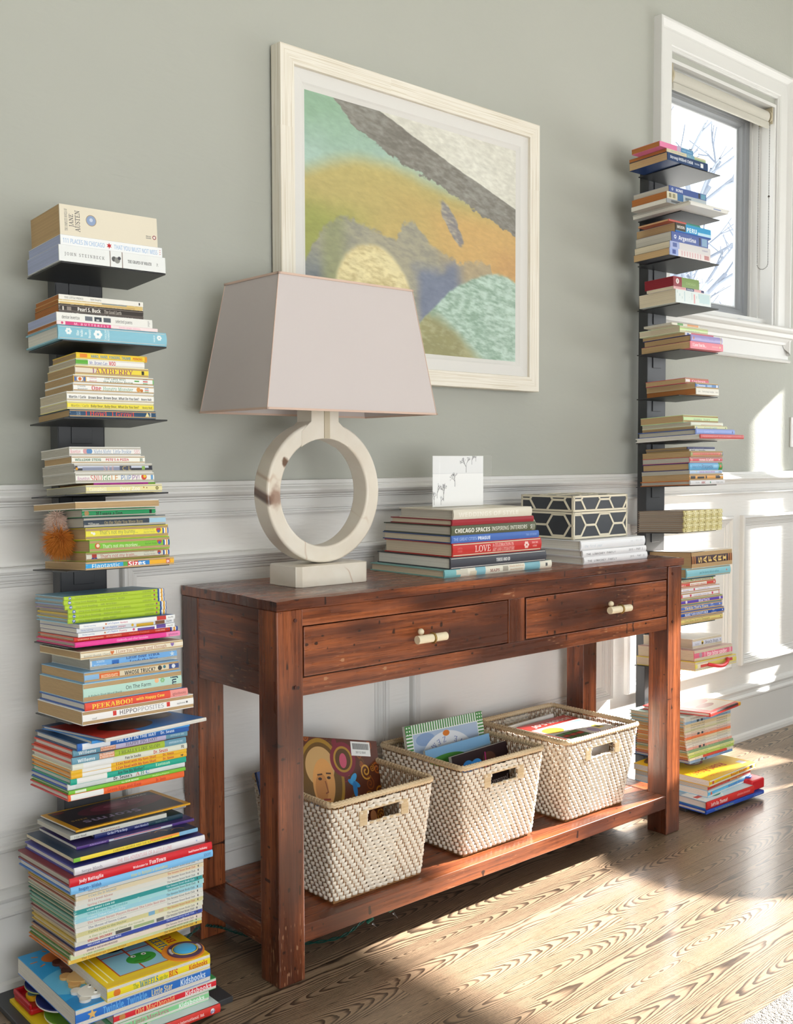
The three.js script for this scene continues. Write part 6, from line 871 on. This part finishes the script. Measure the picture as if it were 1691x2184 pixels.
 ['b', 'periwinkle board book with cream lettering', '#5a78c8', '#5270be', 't', [["Tickle Tut's Toes", 0.10, 0.66, 0.5, 0.62, '#f0e4b4', 'S'], ['Appel', 0.72, 0.78, 0.3, 0.28, '#dfe4f4', 's'], ['Guglielmo', 0.71, 0.81, 0.66, 0.28, '#dfe4f4', 's'], [0.94, 0.5, 0.14, '#dfe4f4']]],
 ['b', 'royal blue board book with white lettering', '#2450a8', '#2450a8', 't', [["MAKE VAN GOGH'S BED", 0.10, 0.62, 0.5, 0.5, '#f4f6fb', 'S'], ['Appel', 0.72, 0.78, 0.28, 0.28, '#eef0f8', 's'], ['Guglielmo', 0.7, 0.82, 0.66, 0.28, '#eef0f8', 's'], ['\u25cf', 0.95, 0.97, 0.5, 0.4, '#fff', 'b']]],
 ['b', 'straw yellow board book with grey lettering', '#e0d07c', '#d8c874', 't', [["Find King Henry's Treasure", 0.10, 0.68, 0.5, 0.55, '#7a7050', 's'], ['Guglielmo', 0.72, 0.84, 0.62, 0.28, '#c89a6a', 's'], [0.95, 0.5, 0.12, '#6a6a5a']]]],
R11: [
 ['b', 'grey-white board book with beetle emblem', '#d3d6e2', '#e6e2da', 'c', [['Carter', 0.08, 0.22, 0.55, 0.24, '#8a8a98', 's'], [0.33, 0.5, 0.2, '#d8b83c'], [0.33, 0.55, 0.12, '#2a2a2a'], ['Beach Bugs', 0.42, 0.88, 0.5, 0.42, '#2f2f34', 's'], ['lS', 0.93, 0.97, 0.5, 0.3, '#5a5a6a', 'b']]],
 ['b', 'rose pink board book with white lettering', '#e0708a', '#c8a8a0', 'c', [['itsy bitsy spider', 0.32, 0.85, 0.5, 0.55, '#fbe8ec', 'b'], [0.16, 0.5, 0.24, '#b09aa4'], [0.25, 0.2, 0.29, 0.8, '#e89aac'], [0.92, 0.15, 0.96, 0.8, '#f0b4c0']]],
 ['b', 'chunky yellow board book with red ribbon handle', '#d9d06a', '#e0cf3a', 'c', [[0.05, 0.2, 0.3, 0.9, '#e8e0c8'], [0.12, 0.4, 0.3, 0.7, '#d85a50'], [0.82, 0.15, 0.9, 0.6, '#c84a50']]]],
R13: [
 ['h', 'large red hardback with photo cover, askew', '#c8332b', '#c02c28', 'w', [[0.2, 0, 0.9, 0.5, '#4a3230'], [0.92, 0, 1, 1, '#d8a02a']], { yaw: 0.15, top: 'redphoto', pagesFront: false }],
 ...[['#c8ccc2', '#a9c0b8'], ['#8fb0cc', '#9cc0c4'], ['#d6c8a0', '#7fa8b0'], ['#dedac8', '#c9a060'], ['#d9dcb4', '#c98f4a'], ['#e0d9cc', '#cf9a52'], ['#d8b8b0', '#d0a860'], ['#f08a5a', '#d8683a'], ['#dcd4b8', '#cfa050'], ['#d6d3c6', '#d2a45a'], ['#dfe0dc', '#c4753c'], ['#e8b0a0', '#c8683c'], ['#8ab08a', '#4a9a90'], ['#d8e0a0', '#c8b060'], ['#b0cc6a', '#d89a3c'], ['#dcd9cc', '#b84a3c'], ['#6f98d0', '#5a8ac0']].map(([s, c], i) => ['h', 'thin ' + ['sage', 'slate blue', 'tan', 'ivory', 'pale lime', 'shell', 'dusty pink', 'orange', 'sand', 'light grey', 'grey-white', 'salmon', 'green', 'pale green', 'lime', 'oatmeal', 'cornflower blue'][i] + ' picture book', s, c, i % 2 ? 't' : 'c', [[['The Sesame Street Book of Letters', 'Grover and the Everything', 'The Great Cookie Thief', 'Ernie Gets Lost'][i % 4], 0.12, 0.42, 0.5, 0.5, '#5a5a54', 's'], ['The Sesame Street Book Club', 0.68, 0.92, 0.5, 0.5, '#4a4a48', 's'], ...(i % 5 === 1 ? [[0.25, 0.1, 0.3, 0.9, '#3a4a54'], [0.34, 0.1, 0.38, 0.9, '#3a4a54']] : []), ...(i === 15 ? [[0.3, 0, 0.85, 1, '#c8453c']] : [])], { flat: true, wear: 1 }])],
};
for (const k of Object.keys(LOOK)) shelfStack(k[0], +k.slice(1), NUM[k], LOOK[k]);

// ---------------------------------------------------------------- the rest of the lowest stack and the books on the two base plates
{
  const t = TOWER.L, m = shelfMatrix(t, 9), H = NUM.L9.reduce((a, r) => a + r[2], 0);
  addBook(m, -0.100, H + 0.004, 0.176, { w: 0.246, t: 0.0035, d: 0.158, type: 'm', spine: '#e7a91b', cover: '#3a2f5a', page: 'w', top: 'storms', yaw: 0.03 }, 'thin yellow-bordered storm magazine, topmost on lowest shelf of lamp-side tower', 'books on the lamp-side tower');
  const b = shelfMatrix(t, -1), G = 'books on the lamp-side tower';
  addBook(b, -0.12, 0, 0.296, { w: 0.252, t: 0.0165, d: 0.26, type: 'h', spine: '#d8352c', cover: '#e6dcb0', page: 'w', marks: [['publications international, ltd.', 0.50, 0.86, 0.5, 0.5, '#f4d8d4', 'b'], [0.93, 0.5, 0.3, '#e8e6ea'], ['pi', 0.91, 0.95, 0.5, 0.5, '#5a4a8a', 'b']], top: 'thomas' }, 'cream picture book with red spine, lowest on base of lamp-side tower', G);
  addBook(b, -0.085, 0.0166, 0.268, { w: 0.208, t: 0.0198, d: 0.20, type: 'b', spine: '#8ccf94', cover: '#8ccf94', page: 'w', marks: [['Five Little Monkeys', 0.10, 0.58, 0.5, 0.62, '#d0447a', 's'], ['Kidsbooks', 0.68, 0.95, 0.5, 0.55, '#eef6ee', 'b']] }, 'mint green board book, fourth from top on base of lamp-side tower', G);
  addBook(b, -0.078, 0.0366, 0.272, { w: 0.215, t: 0.0218, d: 0.205, type: 'b', spine: '#e02c38', cover: '#3f9a54', page: 'w', marks: [['Old MacDonald', 0.20, 0.58, 0.5, 0.66, '#f7dc8a', 's'], ['Kidsbooks', 0.68, 0.95, 0.5, 0.6, '#f8eaea', 'b'], [0.08, 0.5, 0.28, '#c98a4a']] }, 'bright red board book, third from top on base of lamp-side tower', G);
  const tw = addBook(b, -0.152, 0.0586, 0.276, { w: 0.274, t: 0.0335, d: 0.272, type: 'b', spine: '#2f74cc', cover: '#2f74cc', page: 'w', top: 'twinkle', marks: [['\u2605', 0.08, 0.15, 0.5, 0.9, '#e8b86a', 'b'], ['Twinkle, Twinkle,', 0.19, 0.52, 0.5, 0.56, '#6fb4f0', 'b'], ['Little Star', 0.54, 0.70, 0.5, 0.5, '#f0d8a0', 'b'], ['Kidsbooks', 0.76, 0.96, 0.5, 0.5, '#dfeaf8', 'b']] }, 'blue board book with three raised animal heads, on base of lamp-side tower', G);
  { // raised animal heads glued on the blue cover: bear, giraffe, cat
    const head = (x, z, r, c, ears, muzzle) => {
      const g = mesh('animal_head', new THREE.CylinderGeometry(r, r * 1.02, 0.006, 24).scale(1.1, 1, 0.82).translate(x, 0.0365, z), cm(c), tw);
      mesh('ears', merge([[-1], [1]].map(([s]) => new THREE.CylinderGeometry(r * 0.36, r * 0.36, 0.005, 14).translate(x - r * 0.95, 0.0362, z + s * r * 0.62))), cm(ears), g);
      mesh('muzzle', new THREE.CylinderGeometry(r * 0.5, r * 0.52, 0.003, 18).scale(1, 1, 1.2).translate(x + r * 0.45, 0.0408, z), cm(muzzle), g);
      mesh('eyes', merge([-1, 1].map(s => new THREE.SphereGeometry(r * 0.14, 10, 8).scale(1, 0.5, 1).translate(x - r * 0.2, 0.0402, z + s * r * 0.42))), cm('#f2efe8'), g);
      mesh('pupils', merge([-1, 1].map(s => new THREE.SphereGeometry(r * 0.07, 8, 6).translate(x - r * 0.17, 0.0412, z + s * r * 0.42))), cm('#1c1a1a'), g);
    };
    head(-0.055, -0.035, 0.034, '#6b3218', '#4f2412', '#d9b98c'); head(-0.070, 0.028, 0.032, '#e0b878', '#d8a868', '#e88aa8'); head(-0.080, 0.094, 0.030, '#e9e6e0', '#dcd8d0', '#e8a83c');
  }
  const wh = addBook(b, -0.097, 0.0922, 0.288, { w: 0.212, t: 0.0262, d: 0.205, type: 'b', spine: '#f0d92c', cover: '#f0d92c', page: 'w', top: 'wheels', marks: [['The', 0.24, 0.29, 0.5, 0.5, '#2c7c3b', 's'], ['WHEELS', 0.30, 0.48, 0.5, 0.68, '#2a78b8', 'S'], ['on the', 0.49, 0.57, 0.55, 0.45, '#3f7a3a', 's'], ['BUS', 0.58, 0.67, 0.5, 0.68, '#c8321f', 'S'], ['Kidsbooks', 0.78, 0.97, 0.5, 0.52, '#c8322a', 'b'], [0.09, 0.5, 0.26, '#e07a2c']] }, 'yellow board book with round sound button, on base of lamp-side tower', G);
  { const rg = mesh('sound_button_ring', new THREE.CylinderGeometry(0.034, 0.034, 0.004, 40).translate(0.075, 0.0278, 0.060), cm('#4f2f5a'), wh);
    mesh('orange_disc', new THREE.CylinderGeometry(0.041, 0.041, 0.002, 40).translate(0.071, 0.0268, 0.060), cm('#e88a2c'), rg); mesh('button', new THREE.SphereGeometry(0.022, 24, 12, 0, 6.2832, 0, 1.5708).scale(1, 0.34, 1).translate(0.075, 0.0296, 0.060), cm('#3fa4d8', 0.3), rg);
    mesh('button_bezel', new THREE.TorusGeometry(0.024, 0.0012, 8, 40).rotateX(Math.PI / 2).translate(0.075, 0.0300, 0.060), cm('#d8b83c'), rg);
    mesh('speaker_marks', merge([-1, 1].map(s => new THREE.RingGeometry(0.026, 0.031, 8, 1, s > 0 ? -0.6 : 2.5, 0.8).rotateX(-Math.PI / 2).translate(0.075, 0.0299, 0.060))), cm('#c9c4cc'), rg); }
  { // shaped board book with leaf-like pages
    const g = thing('shaped_board_book', 'leaf-shaped green and navy board book on base of lamp-side tower', 'book', G);
    const leaf = (r, y, x, z, c, edge) => { const p = mesh('page_leaf', new THREE.CylinderGeometry(r, r, 0.0035, 36).scale(0.72, 1, 1).translate(x, y, z), cm(c), g); mesh('page_edge', new THREE.CylinderGeometry(r * 1.015, r * 1.015, 0.0025, 36).scale(0.72, 1, 1).translate(x, y - 0.0022, z), cm(edge), p); };
    leaf(0.052, 0.0255, -0.116, 0.150, '#5f8a1c', '#e6e2c8'); leaf(0.050, 0.0375, -0.118, 0.110, '#1f2a6a', '#e6e2d8'); leaf(0.038, 0.0495, -0.128, 0.055, '#1c2460', '#a9b070');
    b.decompose(g.position, g.quaternion, g.scale);
  }
  { const g = thing('toy_book', 'yellow book with red plastic tray and yellow dial on base plate', 'toy book', G); b.decompose(g.position, g.quaternion, g.scale);
    mesh('cover', box(0.045, 0.006, 0.20, -0.142, 0.003, 0.09), cm('#e6c81e'), g);
    const tray = mesh('tray', merge([rbox(0.040, 0.014, 0.085, 0.005, -0.140, 0.0135, 0.042), rbox(0.006, 0.012, 0.085, 0.003, -0.158, 0.024, 0.042), rbox(0.040, 0.012, 0.006, 0.003, -0.140, 0.024, 0.003)]), cm('#b3101c', 0.3), g);
    const dial = mesh('dial', new THREE.CylinderGeometry(0.0145, 0.0145, 0.010, 24).translate(-0.138, 0.0262, 0.046), cm('#e8ac1c', 0.35), tray); mesh('dial_picture', new THREE.CylinderGeometry(0.011, 0.011, 0.001, 24).translate(-0.138, 0.0317, 0.046), cm('#5a7f86'), dial);
  }
}
{
  const t = TOWER.R, b = shelfMatrix(t, -1), G = 'books on the window-side tower';
  addBook(b, -0.188, 0, 0.335, { w: 0.317, t: 0.0115, d: 0.29, type: 'h', spine: '#2450b4', cover: '#2450b4', page: 'w', marks: [['Play along with Big Machines', 0.14, 0.46, 0.5, 0.6, '#b8cc4a', 'n'], ['publications', 0.82, 0.97, 0.5, 0.5, '#a9b8e0', 'n']] }, 'wide blue hardback, lowest on base of window-side tower', G);
  const th = addBook(b, -0.180, 0.0117, 0.332, { w: 0.258, t: 0.0230, d: 0.27, type: 'h', spine: '#d8302c', cover: '#3f86b8', page: 'w', top: 'thomas', marks: [["Let's Go, Thomas!", 0.08, 0.42, 0.5, 0.66, '#f4f0ec', 'b'], ['publications international', 0.62, 0.9, 0.4, 0.4, '#f0b8b4', 'n']] }, 'red-spined steering picture book, second lowest on base of window-side tower', G);
  { const p = mesh('control_panel', rbox(0.072, 0.034, 0.150, 0.006, 0.166, 0.018, 0.052), cm('#d8202c', 0.3), th);
    mesh('blue_ring', new THREE.TorusGeometry(0.021, 0.005, 10, 28).rotateX(Math.PI / 2).translate(0.156, 0.0365, 0.078), cm('#2a5aa8', 0.35), p); mesh('ring_face', new THREE.CylinderGeometry(0.018, 0.018, 0.002, 24).translate(0.156, 0.0355, 0.078), cm('#24406a'), p);
    for (const [x, z] of [[0.176, 0.018], [0.150, -0.004]]) mesh('red_button', new THREE.CylinderGeometry(0.010, 0.011, 0.008, 18).translate(x, 0.037, z), cm('#e0343c', 0.3), p); mesh('panel_sticker', box(0.03, 0.001, 0.08, 0.168, 0.0353, 0.03), cm('#5a9ad0'), p); }
  addBook(b, -0.150, 0.0349, 0.300, { w: 0.262, t: 0.0215, d: 0.262, type: 'b', spine: '#58b4e0', cover: '#7fc4e4', page: 'w', yaw: 0.07, marks: [['noisy trucks', 0.14, 0.42, 0.6, 0.42, '#8fd0ee', 'n'], ['Vroom! Vroom!', 0.46, 0.92, 0.5, 0.6, '#4a5fb4', 'b'], [0.07, 0.55, 0.24, '#e0633c']] }, 'sky blue board book, third lowest on base of window-side tower', G);
  addBook(b, -0.150, 0.0566, 0.300, { w: 0.262, t: 0.0125, d: 0.262, type: 'b', spine: '#c83a34', cover: '#c8b49c', page: 'g', yaw: 0.07, marks: [['noisy farm', 0.15, 0.45, 0.5, 0.5, '#e08078', 'n'], ['Moo! Moo!', 0.5, 0.8, 0.5, 0.55, '#e8c85a', 'b']] }, 'slim red board book, second from top on base of window-side tower', G);
  addBook(b, -0.150, 0.0693, 0.304, { w: 0.286, t: 0.0205, d: 0.272, type: 'b', spine: '#f0c41e', cover: '#e8bc1e', page: 'w', yaw: 0.07, top: 'roar', marks: [['noisy animals!', 0.14, 0.42, 0.55, 0.46, '#c8902c', 'n'], ['Roar!', 0.44, 0.6, 0.5, 0.6, '#c4321c', 'b'], ['Roar!', 0.62, 0.8, 0.48, 0.72, '#c4321c', 'b'], [0.07, 0.5, 0.28, '#d8503c'], [0.86, 0.2, 0.92, 0.8, '#4a3a2a'], [0.94, 0.2, 0.985, 0.85, '#d9d2c8']] }, 'yellow board book with animal cover, topmost on base of window-side tower', G);
  { // ribbon handle on the chunky yellow book of the twelfth shelf
    const bk = scene.children.find(o => /ribbon handle/.test(o.userData.label || '')); const d = NUM.R11[2][3] / 2;
    mesh('ribbon_handle', tube([[-0.045, 0.014, d - 0.002], [-0.03, 0.010, d + 0.012], [0.0, 0.006, d + 0.020], [0.03, 0.012, d + 0.018], [0.05, 0.020, d + 0.010], [0.062, 0.018, d - 0.002]], 0.0055, 30, 8), cm('#d8343a', 0.6), bk);
  }
}
// ---------------------------------------------------------------- fur tassel hanging out of the books
{
  const g = thing('fur_tassel', 'fluffy pink and orange fur tassel hanging between board books', 'tassel');
  shelfMatrix(TOWER.L, 4).decompose(g.position, g.quaternion, g.scale);
  const lump = (name, x, y, z, a, b, c, col, tip, n, len) => {
    const core = mesh(name, new THREE.SphereGeometry(1, 20, 14).scale(a, b, c).translate(x, y, z), cm(col, 0.95), g);
    const cone = new THREE.ConeGeometry(0.0011, len, 4).translate(0, len / 2, 0), im = new THREE.InstancedMesh(cone, cm(tip, 0.95), n), q = new THREE.Quaternion(), up = new THREE.Vector3(0, 1, 0), M4 = new THREE.Matrix4();
    for (let i = 0; i < n; i++) { const v = new THREE.Vector3(rr(-1, 1), rr(-1, 1), rr(-1, 1)).normalize(); q.setFromUnitVectors(up, new THREE.Vector3(v.x / a, v.y / b, v.z / c).normalize().add(new THREE.Vector3(rr(-0.8, 0.8), rr(-1.6, -0.2), rr(-0.8, 0.8))).normalize()); M4.compose(new THREE.Vector3(x + v.x * a * 0.95, y + v.y * b * 0.95, z + v.z * c * 0.95), q, new THREE.Vector3(1, rr(0.4, 1.5), 1)); im.setMatrixAt(i, M4); }
    im.name = 'fur'; im.userData.kind = 'stuff'; im.castShadow = true; core.add(im);
  };
  lump('pink_fur', -0.088, 0.086, 0.085, 0.008, 0.022, 0.013, '#c9a592', '#e6cbbb', 2600, 0.015);
  lump('orange_fur', -0.088, 0.058, 0.096, 0.009, 0.014, 0.015, '#a85a1a', '#d0802e', 2600, 0.024);
}
// ---------------------------------------------------------------- books on the table top
{
  const tm = new THREE.Matrix4().makeRotationY(TYAW).setPosition(0, TH, TZ); const G = 'books on the console table';
  const put = (y, x, w, t, d, zf, o, label) => addBook(tm, x, y, zf, { w, t: t - 0.0002, d, ...o }, label, G);
  put(0, 0.526, 0.388, 0.0196, 0.275, -0.058, { type: 'h', spine: '#ece7d6', cover: '#7fb4b0', page: 'c', marks: [[0, 0, 0.14, 1, '#7fbcc0'], [0.10, 0.1, 0.2, 0.7, '#d6d2c0'], [0.27, 0, 0.36, 1, '#8cc0cc'], [0.22, 0.4, 0.28, 1, '#d9d0b8'], ['MAPS', 0.40, 0.49, 0.55, 0.5, '#8a4a44', 'S'], [0.52, 0.2, 0.57, 0.8, '#b0a898'], ['Aleksandra Mizieli\u0144ska and', 0.58, 0.72, 0.3, 0.3, '#c8a07a', 's'], ['Daniel Mizieli\u0144ski', 0.59, 0.71, 0.68, 0.3, '#c8a07a', 's'], [0.73, 0, 0.88, 1, '#86bcc8'], ['\u25a0', 0.935, 0.955, 0.5, 0.4, '#555', 'b']] }, 'large map-patterned hardback at the bottom of the table book stack');
  put(0.0196, 0.544, 0.346, 0.0286, 0.270, -0.056, { type: 'h', spine: '#4a4c54', cover: '#34353a', page: 'w', marks: [['TERESE AND ED', 0.455, 0.60, 0.5, 0.36, '#eeeeea', 'b']] }, 'charcoal cloth album, second from bottom of the table book stack');
  put(0.0482, 0.553, 0.320, 0.0332, 0.250, -0.058, { type: 'h', spine: '#c8332e', cover: '#b82c28', page: 'c', marks: [['LOVE', 0.235, 0.41, 0.5, 0.62, '#f4e4dc', 's'], ['A CELEBRATION IN', 0.43, 0.67, 0.34, 0.3, '#f0d8d0', 's'], [0.43, 0.5, 0.67, 0.52, '#e8b8b0'], ['ART AND LITERATURE', 0.43, 0.68, 0.68, 0.3, '#f0d8d0', 's'], ['LOVE &', 0.05, 0.10, 0.38, 0.18, '#e08a84', 's'], ['OTHERS', 0.05, 0.10, 0.6, 0.18, '#e08a84', 's'], ['\u2766', 0.79, 0.85, 0.5, 0.6, '#f0d0c8', 's'], ['STEWART TABORI', 0.885, 0.955, 0.35, 0.16, '#f0d0c8', 's'], ['& CHANG', 0.895, 0.945, 0.6, 0.16, '#f0d0c8', 's']] }, 'red hardback with white serif title in the table book stack');
  put(0.0814, 0.549, 0.314, 0.0186, 0.252, -0.058, { type: 'h', spine: '#4a70bc', cover: '#2c4a80', page: 'c', marks: [['THE GREAT CITIES/', 0.02, 0.28, 0.5, 0.52, '#b4c8ec', 'n'], ['PRAGUE', 0.285, 0.425, 0.5, 0.6, '#eef2fa', 'b'], ['TIME-LIFE BOOKS', 0.84, 0.97, 0.5, 0.36, '#9cb4e0', 'n']] }, 'blue hardback in the middle of the table book stack');
  put(0.1000, 0.549, 0.302, 0.0234, 0.248, -0.058, { type: 'h', spine: '#5a5f48', cover: '#3f4434', page: 'g', marks: [['CHICAGO SPACES', 0.035, 0.44, 0.5, 0.6, '#f4f4ec', 'b'], ['INSPIRING INTERIORS', 0.455, 0.89, 0.5, 0.56, '#eeeee4', 'n'], ['S||', 0.93, 0.985, 0.5, 0.6, '#f0f0e8', 'b']] }, 'olive hardback with bold white title in the table book stack');
  put(0.1234, 0.553, 0.292, 0.0146, 0.224, -0.060, { type: 'h', spine: '#9c2430', cover: '#8a1c28', page: 'c', marks: [] }, 'slim crimson hardback, second from top of the table book stack');
  put(0.1380, 0.558, 0.280, 0.0240, 0.196, -0.060, { type: 'h', spine: '#dcd6c6', cover: '#d8d0be', page: 'g', marks: [['WEDDINGS OF STYLE', 0.06, 0.82, 0.5, 0.62, '#e9e5da', 'b']] }, 'beige linen hardback on top of the table book stack');
  put(0, 1.030, 0.284, 0.0198, 0.225, -0.044, { type: 'h', spine: '#eeeef0', cover: '#e9e9ea', page: 'w', marks: [['THE LOMASNEY FAMILY', 0.05, 0.50, 0.55, 0.36, '#3f3f44', 'm'], ['2015 - PART II', 0.71, 0.95, 0.45, 0.36, '#3f3f44', 'm']] }, 'white photo album at the bottom of the album stack under inlaid box');
  put(0.0198, 1.027, 0.284, 0.0178, 0.225, -0.046, { type: 'h', spine: '#eeeef0', cover: '#e9e9ea', page: 'w', marks: [['THE LOMASNEY FAMILY', 0.05, 0.50, 0.55, 0.40, '#3f3f44', 'm'], ['2015 - PART I', 0.71, 0.94, 0.45, 0.40, '#3f3f44', 'm']] }, 'white photo album in the middle of the stack under inlaid box');
  put(0.0376, 1.022, 0.286, 0.0266, 0.225, -0.048, { type: 'h', spine: '#eceef2', cover: '#e6e8ec', page: 'w', marks: [['the first year', 0.05, 0.32, 0.55, 0.36, '#c6d2dc', 'm'], ['ava | 2012-2013', 0.76, 0.96, 0.4, 0.22, '#c0c4ca', 'm']] }, 'white photo album with pale title directly under the inlaid box');
  // ---- books standing in the baskets; x, height of the lower edge, depth, lean back, turn, roll
  const lean = (o, x, y, z, tilt, turn, roll, label, group) => {
    const g = thing(o.name || KIND[o.type][0], label, KIND[o.type][1], group); buildBook(g, o);
    // stands up with the cover facing the front
    const m = tm.clone().multiply(new THREE.Matrix4().makeTranslation(x, y - TH, z)).multiply(new THREE.Matrix4().makeRotationY(turn)).multiply(new THREE.Matrix4().makeRotationX(Math.PI / 2 - tilt)).multiply(new THREE.Matrix4().makeRotationY(roll)).multiply(new THREE.Matrix4().makeTranslation(0, 0, -o.d / 2));
    m.decompose(g.position, g.quaternion, g.scale);
  };
  const B = 'books in the baskets';
  const bk = (w, t, d, type, c, top, ex) => ({ w, t, d, type, spine: c, cover: c, page: 'w', top, marks: [], ...ex });
  lean(bk(0.235, 0.012, 0.285, 'h', '#4a2616', 'portrait'), 0.290, 0.152, -0.140, 0.42, 0.06, -0.24, 'ornate brown picture book with painted portrait and blue birds in basket', B);
  lean(bk(0.20, 0.010, 0.25, 'h', '#3a4a78', null), 0.25, 0.128, -0.215, 0.30, 0.02, 0.06, 'dark blue book standing behind the ornate portrait book', B);
  lean(bk(0.280, 0.010, 0.275, 'p', '#cfd8cc', 'zemach'), 0.706, 0.128, -0.205, 0.20, 0, -0.01, 'green-striped picture book in clear sleeve standing in basket', B);
  lean(bk(0.235, 0.008, 0.222, 'p', '#8ab4d6', 'bluetree'), 0.715, 0.128, -0.165, 0.20, 0, 0.02, 'pale blue picture book with tree between two others in basket', B);
  lean(bk(0.205, 0.012, 0.205, 'p', '#2d1d22', 'bird'), 0.752, 0.128, -0.128, 0.20, 0, 0.03, 'black book with blue bird and pink swirl in basket', B);
  lean(bk(0.20, 0.016, 0.186, 'h', '#3a4a3c', 'flower'), 1.095, 0.128, -0.098, 0.02, 0, 0.0, 'dark green book standing behind the handle hole of basket', B);
  lean(bk(0.20, 0.014, 0.186, 'p', '#d8d6d0', 'flower'), 1.085, 0.128, -0.225, 0.02, 0, 0, 'pale grey book standing at the back of basket', B);
  lean(bk(0.205, 0.006, 0.205, 'p', '#e9e8e4', 'flower'), 1.075, 0.128, -0.262, 0.06, 0, 0.03, 'thin white booklet at the very back of basket', B);
  addBook(tm, 0.992, 0.3150 - TH, -0.062, { ...bk(0.214, 0.014, 0.190, 'b', '#c4281e', 'joshouse'), topTurn: 3, yaw: 0.03 }, 'white board book with red title band lying in basket', B);
}
renderer.render(scene, camera);
